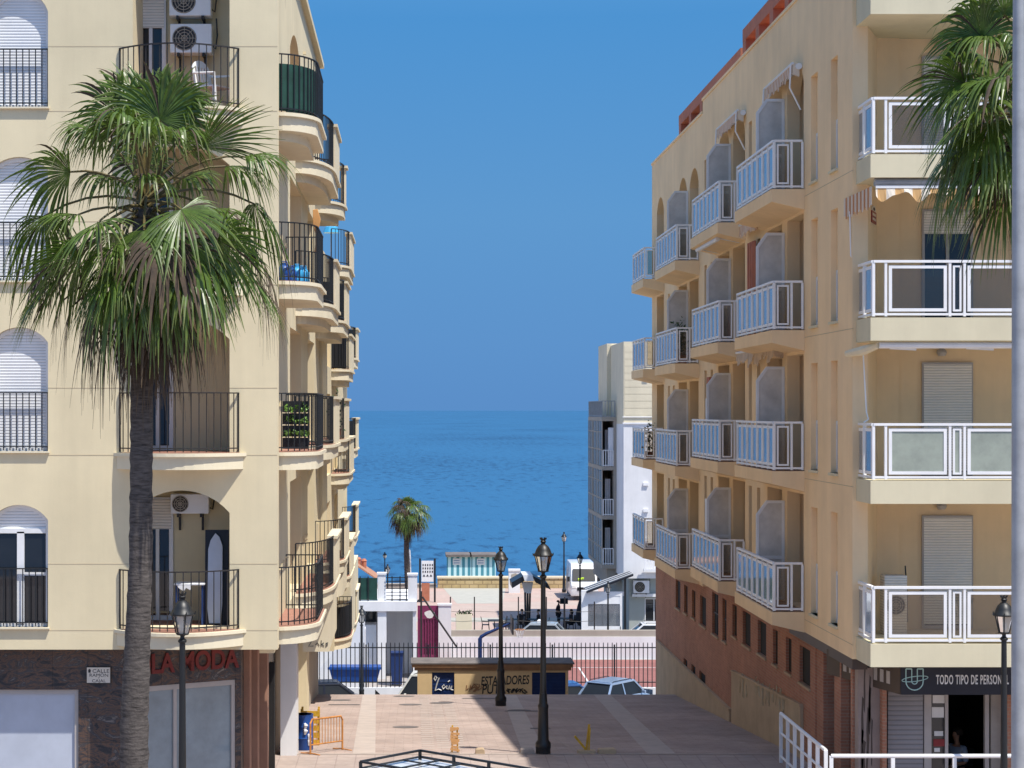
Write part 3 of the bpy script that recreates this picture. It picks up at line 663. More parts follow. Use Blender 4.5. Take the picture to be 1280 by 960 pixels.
# camera-side front: recessed terraces behind projecting glazed balconies
xa, xb = XR, U(1097, YB)
m = MB()
m.prism([(xa+.282,YC),(xa+.285,YC),(xb,YB),(xb,YB+.05),(xa+.282,YB+.05)], H(4.56), RT-.31)
m.box(xb-.01, 20, YB-.001+.002, YB+.2, H(4.56), RT-.3)
m.build('terrace_wall', 'ochre', RB)
for k in range(-1, 4):
    h = RF[k] if k >= 0 else -7.45
    s = MB(); z = H(h); x0 = 8.13
    if k < 0: s.box(x0, 20, YF, YC+.299, z-.41, RT+.06)
    else: s.box(x0, 20, YF, YC+.299, z-.41, z)
    s.box(XR+.285, 20, YC+.3, YB-.004, z-.41, z-.001)
    if k < 0: s.build('parapet', 'ochre_trim', RB); continue
    b = s.build('balcony', 'ochre_trim', RB)
    fr_, g1, g2 = MB(), MB(), MB(); xr = 8.19
    glazed(fr_, g2, (xr, YC+.25), (xr, YF+.05), z+.0, 2)
    xs_ = [xr+.0, xr+.22, xr+1.36, xr+1.62, xr+2.78, xr+3.04, xr+4.2, xr+4.46]
    glazed(fr_, g1, (xr, YF+.05), (xs_[-1], YF+.05), z, 7, wide=[b2-a2 for a2, b2 in zip(xs_, xs_[1:])])
    r_ = fr_.build('parapet_frame', 'white_paint', b); g1.build('front_pane', 'frosted' if k == 2 else 'glass', r_); g2.build('side_pane', 'side_glass', r_)
    # window on the terrace wall
    x0, x1 = U(1155, YB), U(1212, YB); zt = z+2.16
    f = MB(); f.wall(fy(YB-.06), rect(x0-.05, x1+.05, z+.02, zt), [rect(x0, (x0+x1)/2-.03, z+.08, zt-.05), rect((x0+x1)/2+.03, x1, z+.08, zt-.05)], .058); wf = f.build('terrace_window', 'alu', RB)
    sh = zt-.05-(.42 if k == 1 else 2.0)
    MB().box(x0-.02, x1+.02, YB-.075, YB-.062, sh, zt-.04).build('shutter', 'shutter_cream', wf)
    MB().box(x0-.02, x1+.02, YB-.03, YB-.02, z+.06, zt-.03).build('pane', 'window', wf)
    lm = MB(); lm.lathe([(.0,-.0),(.07,.0),(.10,.06),(.085,.11),(.03,.15)], (U(1177,YB-.1), YB-.1, z+2.28), 12); lm.build('bulkhead_light', 'alu', RB, smooth=True)
# terracotta pergola on the roof
m = MB()
def pergola(y0, y1, z0, z1, n, x=8.45):
    m.box(x, x+.3, y0, y1, z1-.32, z1); m.box(x+.002, x+.298, y0+.002, y1-.002, z0, z0+.25)
    for i in range(n+1):
        y = y0+(y1-y0-.45)*i/n; m.box(x+.004, x+2.2, y, y+.45, z0+.25, z1-.322)
pergola(49.5, 61.0, RT2-.2, H(-9.35), 5); pergola(39.5, 49.2, RT-.1, H(-9.75), 5); m.box(8.8, 12, 40, 60.9, RT2-.1, H(-9.0))
m.build('roof_pergola', 'terracotta', RB)
# red brick base on the falling street
def bw(px): return XR*F/(px-CX)      # distance along the street of a pixel column on this wall
XBk = XR+.12
wins = [(165,180,355,450),(192,203,365,465),(217,228,370,480),(243,262,380,505),(282,302,400,535),(315,328,420,555),(347,361,395,540),(380,405,445,570),(428,455,475,600),(477,492,500,630),(518,536,500,655),(562,596,520,695),
        (148,155,595,650),(190,202,612,655),(215,228,632,680),(240,260,655,710)]
holes = []
for a, c, t, b_ in wins:
    ya, yc = (XBk*F/(780+x*.390625-CX) for x in (c, a)); ym = (ya+yc)/2; zt, zb = V(585+t*.390625, ym), V(585+b_*.390625, ym)
    holes.append((ya, yc, zb, min(zt, H(4.95 if ym < YST else 5.25))))
m = MB(); YD = 38.0
m.wall(fxl(XBk), rect(YD+1.0, YST-.002, 3.0, H(4.56)-.002), [rect(*h) for h in holes if h[1] < YST], .3)
m.wall(fxl(XBk+.004), rect(YST, YE-.004, 3.0, H(4.9)-.002), [rect(*h) for h in holes if h[0] > YST], .3)
m.build('brick_wall', 'brick', RB)
for ya, yc, zb, zt in holes:
    f = MB(); f.box(XBk+.07, XBk+.09, ya, yc, zb, zt)
    wf = f.build('window', 'dark', RB); MB().box(XBk-.04, XBk+.05, ya-.05, yc+.05, zb-.05, zb-.002).build('sill', 'plinth', wf)
    g = MB()
    n = max(1, int((zt-zb)/.45))
    for j in range(1, n): g.box(XBk+.04, XBk+.055, ya, yc, zb+(zt-zb)*j/n, zb+(zt-zb)*j/n+.025)
    if zt-zb > 1: g.box(XBk+.04, XBk+.055, (ya+yc)/2-.015, (ya+yc)/2+.015, zb, zt); g.build('window_bars', 'black_iron', wf)
XP = XBk-.07
def wedge(ya, yb_, za, zb_, name):
    q = MB(); q.prism([(ya, gz(ya)-.3),(yb_, gz(yb_)-.3),(yb_, zb_),(ya, za)], 0, .068, fr=fxl(XP)); q.prism([(ya, za),(yb_, zb_),(yb_, zb_+.05),(ya, za+.05)], -.02, .068, fr=fxl(XP)); return q.build(name, 'plinth', RB)
p1 = wedge(40.2, 48.9, V(893,39.5)+.05, V(839,49), 'stone_plinth'); p2 = wedge(49.2, 63.9, gz(49.2)+.28, gz(62.5)+1.35, 'stone_plinth')
g = MB(); random.seed(11)
for k in range(13):
    y = 47.5-k*.42-(k>3)*.5; z = gz(y)+1.1+random.uniform(-.1,.1)
    if k in (3,): continue
    P = [(XP-.006, y+random.uniform(-.15,.15), z+random.uniform(-.3,.3)) for _ in range(5)]; g.tube(P, .014, 4)
g.build('graffiti', 'groove', p1)
# ground floor corner: lintel, doorways, shop
ZS = 6.55
ZTOP = H(4.56)-.004
m = MB(); m.box(XR+.02, XR+.3, YC+.1, YD+3.2, ZTOP-.2, ZTOP); m.build('door_lintel', 'sign_brown', RB)
m = MB()
xbk = U(1257, 35.5)
for q_ in ((XR+.14,XR+.4,38.35,39.0),(XR+.14,XR+.4,36.8,37.35),(XR+.16,XR+.4,35.9,36.05),(8.66,8.74,35.4,35.9),(xbk,14,35.4,36.3)): MB().box(*q_, 5.5, ZTOP-.21).build('brick_pier', 'brick', RB)
m = MB(); m.box(XR+.45, XR+.5, 36.0, 39.2, 6, ZTOP-.21); m.build('street_door', 'dark', RB)
m = MB(); m.box(XR+.30, XR+.31, 36.1, 36.75, 6.6, ZTOP-.4); m.build('shop_side_pane', 'window', RB)
m = MB(); m.box(XR+.2, XR+.62, 35.60, 35.88, 6, ZTOP-.21); m.build('poster_pier', 'pavement', RB)
pz = MB(); random.seed(9)
for k in range(9):
    x = XR+.27+random.uniform(0,.2); z = 7.2+k*.2; w_ = random.uniform(.012,.035); pz.prism([(x-w_,z-.35),(x+w_*.3,z-.42),(x+w_,z-.1),(x+w_*.6,z+.2),(x+w_*1.4,z+.45),(x-w_*.4,z+.5),(x-w_*1.2,z+.1)], -.004, .002, fr=fy(35.6))
pz.build('torn_poster', 'sign_brown', RB)
Y2 = 35.75; g = lambda px: U(px, Y2)
MB().box(g(1110), g(1154), Y2, Y2+.05, 6, ZTOP-.6).build('roller_shutter', 'grey_shutter', RB)
f = MB(); f.wall(fy(Y2-.02), rect(g(1155), g(1236), 6, ZTOP-.6), [rect(g(1164), g(1181), 6.2, ZTOP-.62), rect(g(1185), g(1231), 6.05, ZTOP-.62)], .1); sf = f.build('shop_door_frame', 'alu', RB)
MB().box(g(1163), g(1182), Y2+.02, Y2+.03, 6.2, ZTOP-.62).build('pane', 'window', sf)
for x0, x1, t, b_, mi in ((1166,1181,869,879,0),(1165,1180,884,897,0),(1168,1179,914,920,0),(1167,1181,924,933,1),(1168,1175,935,940,0)): MB().box(g(x0), g(x1), Y2+.006, Y2+.014, V(b_,Y2), V(t,Y2)).build('paper_notice', ('white_letter','red_plate')[mi], sf)
MB().box(g(1238), g(1256), Y2-.05, Y2+.2, 6, ZTOP-.5).build('white_pier', 'concrete', RB)
m = MB(); m.box(g(1100), 14, 39.0, 39.1, 6, ZTOP); m.box(g(1105), g(1110), Y2+.06, 39, 6, ZTOP); m.box(8.5, 14, 36.35, 39.2, ZTOP+.001, ZTOP+.1); m.box(xbk+.2, xbk+.3, 36.35, 39, 6, ZTOP); m.build('shop_interior', 'dark', RB)
# shop sign across the corner
YS_ = 34.6; s0 = Vector((U(1126,YS_), YS_, 0)); s1z, s0z = V(834.5,YS_), V(868.5,YS_)
sg = thing('shop_sign', (s0.x+2, YS_, s0z), 'long navy shop sign with white capitals and a looped U emblem under the balcony', 'sign')
MB().box(s0.x, s0.x+6, YS_, YS_+.12, s0z, s1z).build('front_panel', 'sign_black', sg)
sd = MB(); c0 = Vector((XR+.0, 37.4, 0)); dd = (s0-c0).normalized(); nn = Vector((dd.y,-dd.x,0)); 
if nn.y > 0: nn = -nn
LL = (s0-c0).length
frs = lambda a, b_, c: tuple(c0+dd*a-nn*c+Vector((0,0,b_)))
sd.prism(rect(0, LL-.02, s0z, s1z-.01), 0, .1, fr=frs); side = sd.build('side_panel', 'sign_brown', sg)
q = MB()
for k in range(8): a = LL-2.2+k*.24; q.prism(rect(a, a+.13, s0z+.14, s1z-.12), -.006, -.001, fr=frs)
q.build('side_lettering', 'alu', side)
tx = text_mb('TODO TIPO DE PERSONAL', .235, (U(1170,YS_), YS_, V(855,YS_)), (1,0,0), (0,0,1), (0,-1,0), sx=.41, ext=.004, space=1.15, bold=.004); tx.build('lettering', 'white_letter', sg)
lg = MB(); zc = lambda py: V(py, YS_); xx = lambda px: U(px, YS_); yy = YS_-.008
def u_loop(r, px, top, bot):
    c = xx(px); R = r; zb = zc(bot)+R
    return [(c-R, yy, zc(top))]+[(c-R*math.cos(t), yy, zb-R*math.sin(t)) for t in [math.pi*i/10 for i in range(11)]]+[(c+R, yy, zc(top))]
lg.tube(u_loop(.155,1143,836,862.5), .011, 5); lg.tube(u_loop(.05,1143,836,855), .010, 5)
for a, c in ((-.155,-.05),(.05,.155)): lg.bar((xx(1143)+a,yy,zc(836)),(xx(1143)+c,yy,zc(836)),.02,.02)
lg.tube([(xx(1143.5)+.235*math.cos(t), yy-.004, zc(848.5)+.045*math.sin(t)+.10*.235*math.cos(t)*1.2) for t in [2*math.pi*i/22 for i in range(23)]], .008, 5)
lg.build('emblem', 'teal_letter', sg)
# ------------------------------------------------------------------ street lamps
def make_lamp():
    r = thing('street_lamp', (0,0,0), 'x', 'street lamp', 'black street lanterns on tapered posts')
    MB().lathe([(.16,0),(.155,.12),(.165,.14),(.165,.24),(.12,.30),(.105,.95),(.115,1.0),(.115,1.04),(.09,1.08),(.08,1.3)], n=12).build('base', 'black_iron', r, smooth=True, local=True)
    MB().lathe([(.068,1.3),(.058,2.4),(.05,3.74),(.075,3.76),(.075,3.79),(.04,3.82),(.035,3.86)], n=12).build('pole', 'black_iron', r, smooth=True, local=True)
    f = MB(); n = 6; z0, z1, r0, r1 = 3.90, 4.22, .105, .185
    f.lathe([(.03,3.84),(.05,3.87),(.115,3.885),(.12,3.905),(.105,3.91)], n=6)
    for k in range(n):
        a = 2*math.pi*k/n+.2; c, s_ = math.cos(a), math.sin(a); f.bar((r0*c,r0*s_,z0), (r1*c,r1*s_,z1), .017)
        f.tube([(r1*c,r1*s_,z1+.01),((r1+.035)*c,(r1+.035)*s_,z1+.02),((r1+.04)*c,(r1+.04)*s_,z1+.065)], [.016,.014,.008], 5)
    fo = f.build('lantern_frame', 'black_iron', r, local=True)
    g = MB(); g.tube([(0,0,z0),(0,0,z1)], [r0*.96,r1*.96], 6, cap=False); g.build('lantern_pane', 'lantern_glass', fo, local=True)
    MB().lathe([(.02,3.92),(.05,3.95),(.055,4.06),(.03,4.12)], n=8).build('bulb', 'bulb', fo, smooth=True, local=True)
    MB().lathe([(.205,4.215),(.215,4.235),(.205,4.26),(.175,4.29),(.155,4.35),(.115,4.42),(.07,4.46),(.045,4.475),(.045,4.50),(.065,4.51)], n=16).build('lantern_cap', 'black_iron', r, smooth=True, local=True)
    c = MB(); c.lathe([(.05,4.505),(.062,4.53),(.048,4.55),(.056,4.585)], n=10)
    for k in range(6): a = math.pi/3*k; c.tube([(.05*math.cos(a),.05*math.sin(a),4.57),(.066*math.cos(a),.066*math.sin(a),4.61)], [.018,.013], 4)
    c.build('crown_finial', 'black_iron', r, local=True)
    return r
lamp0 = make_lamp()
LAMPS = [(679, 40.9, 6.68, 672, 'tallest black street lantern in the middle of the paved plaza'),
 (626, 54.8, 5.57, 683, 'black street lantern further down the plaza beside the graffitied kiosk'),
 (228, 31.0, 6.7, 740, 'black street lantern standing beside the big palm trunk on the left'),
 (1255, 32.9, 6.7, 744, 'black street lantern in front of the navy shop sign'),
 (452, 88.5, 0, 757, 'black street lantern above the dark blue car by the iron fence'),
 (705, 147.5, 0, 665, 'slim black street lantern against the sea, on the stone promenade wall'),
 (725, 125, 0, 690, 'black street lantern overlapping the front of the white van'),
 (760, 111.0, 0, 727, 'black street lantern in front of the white terrace enclosure'),
 (481, 148, 0, 690, 'upper one of two overlapping small black lanterns left of the far palm'),
 (484.5, 125, 0, 705, 'lower one of two overlapping small black lanterns left of the far palm')]
for i, (px, Y, z, top, lab) in enumerate(LAMPS):
    o = lamp0 if i == 0 else copy_tree(lamp0); o.location = (U(px,Y), Y, z); s = (V(top,Y)-z)/4.61; o.rotation_euler.z = i*.37
    w_ = .95*max(s,.8)+.05 if s < .9 else s; o.scale = (w_, w_, s); o['label'] = lab
# tall steel lighting mast at the right edge
t = thing('lighting_mast', (U(1273,20),20,6.7), 'tall plain grey steel mast crossing the right edge of the view', 'mast')
MB().lathe([(.19,0),(.19,.02),(.078,.02),(.072,4),(.066,9),(.05,13)], n=20).build('pole', 'steel', t, smooth=True, local=True)
q = MB(); q.lathe([(.079,1.6),(.079,1.62)], n=20); q.build('strap', 'black_iron', t, local=True)

# ------------------------------------------------------------------ kiosk below the plaza edge
YK = 62.0; kx0, kx1 = U(518,YK), U(714,YK)
kt = thing('kiosk', ((kx0+kx1)/2, YK, 0), 'low yellow kiosk with blue shutters and black graffiti at the end of the plaza', 'kiosk')
m = MB(); wz = V(850,YK)
sh = [(U(540,YK),U(568,YK)),(U(665,YK),U(707,YK))]
m.wall(fy(YK), rect(kx0+.1, kx1-.1, 0, V(838,YK)), [rect(a, c, 2.2, V(840.5,YK)) for a, c in sh], .2)
m.box(kx0+.1, kx1-.1, YK+1.0, YK+1.2, 0, V(838,YK)); m.box(kx0+.1, kx0+.3, YK+.201, YK+1.0, 0, V(838,YK)); m.box(kx1-.3, kx1-.1, YK+.201, YK+1.0, 0, V(838,YK)); wl = m.build('wall', 'kiosk_wall', kt)
gm = text_mb('ESTAFADORES', .40, (U(601,YK), YK-.002, V(856.5,YK)), (1,0,.03), (0,0,1), (0,-1,0), sx=.60, ext=.003, shear=.12, space=1.0, bold=.006)
text_mb('PUTA', .42, (U(602,YK), YK-.002, V(867,YK)), (1,0,.01), (0,0,1), (0,-1,0), sx=.74, ext=.003, shear=.1, mb=gm, bold=.006)
random.seed(4)
for k in range(11): gm.tube([(U(635+k*2.2+random.uniform(-2,2),YK), YK-.008, V(861+random.uniform(-1,6),YK)) for _ in range(4)], .022, 4)
gm.build('graffiti', 'black_letter', wl)
rg = MB()
for k in range(12): 
    x, y = U(585+random.uniform(0,14),YK), V(858+random.uniform(0,9),YK); rg.tube([(x,YK-.006,y),(x+random.uniform(-.14,.14),YK-.006,y+random.uniform(-.1,.14)),(x+random.uniform(-.1,.1),YK-.006,y+.1)], .016, 4)
rg.build('red_scrawl', 'kiosk_roof', wl)
m = MB(); m.box(kx0, kx1, YK-.03, YK+1.25, V(838,YK), V(834,YK)); m.box(kx0-.08, kx1+.06, YK-.07, YK+1.3, V(834,YK)+.001, V(830,YK)); rf = m.build('roof', 'kiosk_roof', kt)
MB().box(kx0-.12, kx1+.1, YK-.10, YK+1.35, V(830,YK)+.001, V(828.5,YK)).build('roof_edge', 'flat_roof', rf)
for i, (a, c) in enumerate(sh):
    s = MB(); s.box(a+.004, c-.004, YK+.06, YK+.1, 2.2, V(841,YK))
    for k in range(6): s.box(a+.004, c-.004, YK+.05, YK+.058, V(866-k*4.4,YK), V(866-k*4.4,YK)+.015)
    so_ = s.build('shutter', 'blue_paint', kt)
    if i == 0:
        g = MB(); P = lambda a_, b_: (U(540+a_*28,YK), YK+.045, V(867-b_*26,YK))
        for st in (((.15,.85),(.1,.7),(.14,.6),(.22,.75),(.15,.85)),((.32,.75),(.22,.45),(.14,.14),(.3,.2),(.42,.14)),((.5,.2),(.46,.32),(.54,.42),(.6,.3),(.5,.2)),((.66,.38),(.64,.24),(.72,.2),(.78,.38),(.8,.2)),((.88,.36),(.85,.18),(.97,.16)),((.72,.55),(.8,.62))):
            g.tube([P(*s_) for s_ in st], .02, 4)
        g.build('graffiti', 'white_letter', so_)
# ------------------------------------------------------------------ plaza objects
bt = thing('barrel', (U(380,41.8),41.8,gz(41.8)), 'dented blue barrel with peeling paint beside the orange barrier', 'barrel')
q = MB(); q.lathe([(.19,0),(.20,.02),(.195,.25),(.205,.27),(.195,.29),(.195,.5),(.205,.52),(.195,.54),(.20,.76),(.205,.78),(.18,.78),(.175,.72)], n=20); q.build('shell', 'blue_plastic', bt, smooth=True, local=True)
q = MB(); random.seed(2)
for k in range(4): a = -1.15+random.uniform(-.3,.2); z = .12+k*.12; q.tube([(.203*math.cos(a),.203*math.sin(a),z),(.203*math.cos(a+.1),.203*math.sin(a+.1),z+.08),(.203*math.cos(a-.05),.203*math.sin(a-.05),z+.13)], [.02,.05,.02], 6)
q.build('torn_label', 'white_pvc', bt, local=True)
bt = thing('crate', (U(388,43.0),43.0,gz(43)), 'battered yellow wooden crate partly hidden behind the blue barrel', 'crate')
q = MB(); 
for k in range(5): q.box(-.21,.21,-.2,-.17,.02+k*.16,.14+k*.16); q.box(.17,.2,-.169,.2,.02+k*.16,.14+k*.16)
q.build('slats', 'yellow_paint', bt, local=True); q = MB()
for a, b_ in ((-.21,-.165),(.165,-.165),(-.21,.16),(.16,.16)): q.box(a,a+.045,b_,b_+.045,0,.82)
q.build('corner_posts', 'yellow_paint', bt, local=True)
bt = thing('bucket', (U(366,41.2),41.2,gz(41.2)), 'small scuffed white bucket at the foot of the white column', 'bucket')
MB().lathe([(.09,0),(.12,.26),(.125,.26),(.12,.24),(.1,.1)], n=14).build('pail', 'white_pvc', bt, smooth=True, local=True); q = MB(); q.tube([(.12*math.cos(t),0,.25+.1*math.sin(t)) for t in [math.pi*i/8 for i in range(9)]], .006, 4); q.build('handle', 'black_iron', bt, local=True)
p0, p1 = Vector((U(388,40.75),40.75,gz(40.75))), Vector((U(428,41.75),41.75,gz(41.75)))
bt = thing('crowd_barrier', (p0+p1)/2, 'orange tubular crowd barrier standing next to the blue barrel', 'barrier'); dz = Vector((0,0,1))
q = MB(); q.tube([p0, p0+dz*.66, p0+dz*.74+(p1-p0)*.05, p1+dz*.74-(p1-p0)*.05, p1+dz*.66, p1], .021, 8); q.tube([p0+dz*.2, p1+dz*.2], .017, 6); q.build('frame', 'orange_paint', bt)
q = MB()
for k in range(1, 11): q.tube([p0.lerp(p1,k/11)+dz*.2, p0.lerp(p1,k/11)+dz*.74], .009, 5)
q.build('bars', 'orange_paint', bt)
for p in (p0, p1):
    n_ = Vector((p1.y-p0.y, p0.x-p1.x, 0)).normalized(); q = MB(); q.tube([p+n_*.25+dz*.012, p+dz*.03, p-n_*.25+dz*.012], .014, 5); q.build('foot', 'orange_paint', bt)
# folding yellow parking posts
Y = 41.0; pb = thing('parking_post', (U(568.5,Y),Y,gz(Y)), 'folded upright yellow parking post wrapped in worn tape, lit by the sun', 'parking post', 'yellow folding parking posts')
q = MB(); q.bar((-.06,0,0),(-.05,0,.60),.035); q.bar((.06,0,0),(.05,0,.56),.035); q.bar((-.055,0,.3),(.055,0,.32),.03); q.build('frame', 'yellow_paint', pb, local=True)
q = MB(); random.seed(8)
for k in range(9): z = .1+k*.055; q.bar((-.085+random.uniform(-.02,.02),-.03,z),(.085+random.uniform(-.02,.02),-.035,z+random.uniform(-.05,.06)),.05,.012,up=(0,1,0))
q.build('tape', 'cloth_orange', pb, local=True); MB().box(-.1,.1,-.06,.06,0,.025).build('base_plate', 'kerb', pb, local=True)
pb = thing('parking_post', (U(733,Y),Y,gz(Y)), 'half-raised yellow parking post opened like a V in the shade', 'parking post', 'yellow folding parking posts')
q = MB(); q.bar((0,0,.07),(-.25,0,.37),.055,.05); q.build('arm', 'yellow_paint', pb, local=True); q = MB(); q.bar((0,.02,.06),(.06,.02,.62),.045); q.bar((.05,-.03,.06),(.075,-.03,.55),.03); q.build('upright', 'yellow_paint', pb, local=True)
MB().box(-.19,.19,-.09,.09,0,.075).build('base_block', 'plinth', pb, local=True, bevel=.01)
for a, c, lab in ((747,770,'long low kerb stone lying to the right of the V-shaped yellow post'),(594,606,'stubby pale stone block lying at the edge of the plaza shadow'),(650,668,'flat grey kerb stone lying left of the tall middle lantern')):
    q = MB(); yy = 40.95; z = gz(yy); x0, x1 = U(a,yy), U(c,yy)
    q.prism([(x0,z),(x1,z),(x1-.01,z+.10),(x1-.05,z+.12),(x0+.04,z+.11),(x0+.01,z+.09)], -.1, .1, fr=fy(yy)); o = q.build('kerb_stone', 'plinth' if a < 760 and a != 650 else 'kerb', None, bevel=.012); settag(o, lab, 'stone')
m = MB()
for px, Y in ((513,55.2),(551,55.8),(507,47.6),(505,58.7),(649,53),(425,57)):
    x_ = U(px,Y); ring = [(x_+.33*math.cos(t_), Y+.33*math.sin(t_)) for t_ in [2*math.pi*i/20 for i in range(20)]]; m.add([(a_,b_,gz(b_)+.007) for a_,b_ in ring], [tuple(range(20))])
for px, Y, w_ in ((652,52.6,.9),(601,57.6,1.1),(430,55,.9),(676,47,.5)): x_ = U(px,Y); m.add([(x_-w_/2,Y,gz(Y)+.008),(x_+w_/2,Y,gz(Y)+.008),(x_+w_/2,Y+.3,gz(Y+.3)+.008),(x_-w_/2,Y+.3,gz(Y+.3)+.008)], [(0,1,2,3)])
structure(m, 'manhole_cover', 'flat_roof')
# white guard rails by the shop steps
def guard(name, a, b, z, n, lab):
    a, b = Vector((*a, z)), Vector((*b, z)); t = thing(name, (a+b)/2, lab, 'railing'); dz = Vector((0,0,1)); q = MB()
    for hh in (.99, .60, .13): q.tube([a+dz*hh, b+dz*hh], .036 if hh > .9 else .025, 8)
    q.build('rails', 'white_paint', t, smooth=True)
    for k in range(n+1): p = a.lerp(b, k/n); MB().bar(p, p+dz*.99, .065, .05).build('post', 'white_paint', t)
guard('guard_rail', (7.42,38.7), (7.42,34.5), 6.9, 6, 'white steel guard rail running down beside the sandy stone base')
guard('guard_rail', (7.30,33.5), (11.6,33.5), 6.98, 4, 'white tubular handrail crossing in front of the shop door')
for ob in [o for o in COL.objects if o.name.startswith('guard_rail')]: ob['group'] = 'white railings by the shop'

# ------------------------------------------------------------------ cars
def tyre(parent, x, y, r=.31, w=.2):
    q = MB(); prof = [(r*.62,-w/2),(r*.9,-w/2),(r,-w/2+.03),(r,w/2-.03),(r*.9,w/2),(r*.62,w/2)]; q.tube([(x+b_, y, r) for a_, b_ in prof], [a_ for a_, b_ in prof], 18); o = q.build('wheel', 'rubber', parent, smooth=True, local=True)
    q = MB(); q.tube([(x-w/2-.004,y,r),(x+w/2+.004,y,r)], r*.6, 14); q.build('rim', 'steel', o, local=True)
def make_car(label, paint, loc, rz, L_=4.1, W=1.74, Hh=1.48, hb=.82, glass=((-1.75,-1.25),(.35,1.15)), van=False, rails=False, group='parked cars'):
    """length along y (front +y); glass = ((rear base, rear top), (front top, front base))"""
    t = thing('parked_car' if not van else 'van', loc, label, 'car' if not van else 'van', group, rz)
    (rb, rt), (ft, fb) = glass; hw = W/2; y0, y1 = -L_/2, L_/2
    def section(y, w, zb, zt): return [(-w*.96,y,zb),(-w,y,zb+.2),(-w,y,zt-.18),(-w*.93,y,zt),(w*.93,y,zt),(w,y,zt-.18),(w,y,zb+.2),(w*.96,y,zb)]
    st = [(y0,hw*.82,.32,hb-.12),(y0+.12,hw*.95,.25,hb+.03),(y0+.5,hw,.2,hb+.06),(0,hw,.18,hb+.03),(y1-1.0,hw,.2,hb),(y1-.35,hw*.95,.22,hb-.14),(y1,hw*.78,.32,hb-.3)]
    q = MB(); o = 0
    for s in st: q.v += section(*s)
    n = 8
    for i in range(len(st)-1):
        for k in range(n): q.f.append([i*n+k,i*n+(k+1)%n,(i+1)*n+(k+1)%n,(i+1)*n+k]); q.m.append(0)
    q.f.append(list(range(n))[::-1]); q.m.append(0); q.f.append([(len(st)-1)*n+k for k in range(n)]); q.m.append(0)
    body = q.build('body', paint, t, smooth=True, local=True, bevel=.03)
    wb, wt = hw*.92, hw*.74; zb, zt = hb+.02, Hh-.05
    q = MB(); c = [(-wb,rb,zb),(wb,rb,zb),(wb,fb,zb-.03),(-wb,fb,zb-.03),(-wt,rt,zt),(wt,rt,zt),(wt,ft,zt),(-wt,ft,zt)]
    q.add(c, [(0,3,2,1),(4,5,6,7),(0,1,5,4),(1,2,6,5),(2,3,7,6),(3,0,4,7)]); q.build('cabin_glass', 'car_glass', t, local=True)
    q = MB(); V3 = [Vector(p) for p in c]
    for a, b_ in ((0,4),(1,5),(2,6),(3,7)): q.bar(V3[a]*1.003, V3[b_]*1.003, .085, .07)
    for s_ in (-1,1):
        ym = (rt+ft)/2; q.bar((s_*wb*1.002,(rb+fb)/2-.1,zb),(s_*wt*1.004,ym-.05,zt),.08,.03,up=(s_,0,0)); q.bar((s_*wt,rt,zt),(s_*wt,ft,zt),.07,.06)
    q.build('pillars', paint, t, local=True)
    q = MB(); q.box(-wt-.02,wt+.02,rt-.06,ft+.04,zt,zt+.05); q.box(-wt*.8,wt*.8,rt+.08,ft-.1,zt+.051,zt+.085); rf = q.build('roof', paint, t, local=True, bevel=.02)
    if rails:
        for s_ in (-1,1): q = MB(); q.tube([(s_*wt*.96,rt+.1,zt+.05),(s_*wt*.96,rt+.2,zt+.11),(s_*wt*.96,ft-.25,zt+.11),(s_*wt*.96,ft-.1,zt+.05)], .018, 6); q.build('roof_rail', 'black_iron', rf, local=True)
    for sx in (-1,1):
        for y in (y0+.75, y1-.8): tyre(t, sx*(hw-.1), y)
        q = MB(); q.box(sx*hw*.55, sx*hw*.9, y1-.18, y1-.06, hb-.38, hb-.24); q.build('headlight', 'bulb', t, local=True, bevel=.02)
        q = MB(); q.box(sx*hw*.72, sx*hw*.93, y0-.0, y0+.12, hb-.28, hb-.02); q.build('tail_light', 'red_plate', t, local=True, bevel=.02)
        q = MB(); q.obox((sx*(hw+.08),fb-.35,zb+.06),(.1,0,0),(0,.05,0),(0,0,.07)); q.build('door_mirror', paint, t, local=True, bevel=.02)
    return t
make_car('pale blue hatchback with a wide dark rear window parked at the end of the plaza', 'car_blue', (U(772,88),88.5,0), math.radians(-38), Hh=1.62, hb=.95, glass=((-2.0,-1.45),(.45,1.2)), rails=True)
make_car('dark blue saloon car parked by the iron fence under the left balconies', 'car_dark', (U(415,88)-.1,88.6,0), math.radians(-80), Hh=1.50, L_=4.4, glass=((-1.75,-1.0),(.35,1.2)))
make_car('bright blue car mostly hidden behind the right end of the yellow kiosk', 'car_royal', (U(712,88),88.2,0), math.radians(-80), Hh=1.5, L_=3.6)
cv = make_car('cream small van with a side window parked left of the yellow kiosk', 'car_cream', (U(524,87)+.55,87.8,0), math.radians(84), Hh=2.0, L_=4.2, hb=1.02, glass=((-2.0,-1.9),(.85,1.45)), rails=True)
q = MB(); q.add([(-.815,-1.95,1.0),(.815,-1.95,1.0),(.815,.1,1.0),(-.815,.1,1.0),(-.70,-1.9,1.94),(.70,-1.9,1.94),(.70,.1,1.94),(-.70,.1,1.94)], [(0,3,2,1),(4,5,6,7),(0,1,5,4),(1,2,6,5),(2,3,7,6),(3,0,4,7)]); q.build('cargo_panel', 'cream', cv, local=True, bevel=.02)  # yellower side: the kiosk's reflection is put into the colour
make_car('white estate car parked behind the white wall near the grey-green ground floor', 'car_white', (U(813,110.6),110.6,0), math.radians(90), Hh=1.75, L_=4.7, hb=.98, glass=((-2.1,-1.7),(.5,1.4)), rails=True)
tx = make_car('silver taxi with a white roof sign behind the white wall below the terrace', 'car_silver', (U(672,113),113,0), math.radians(80), Hh=1.5, L_=4.3, glass=((-1.7,-1.1),(.4,1.2)))
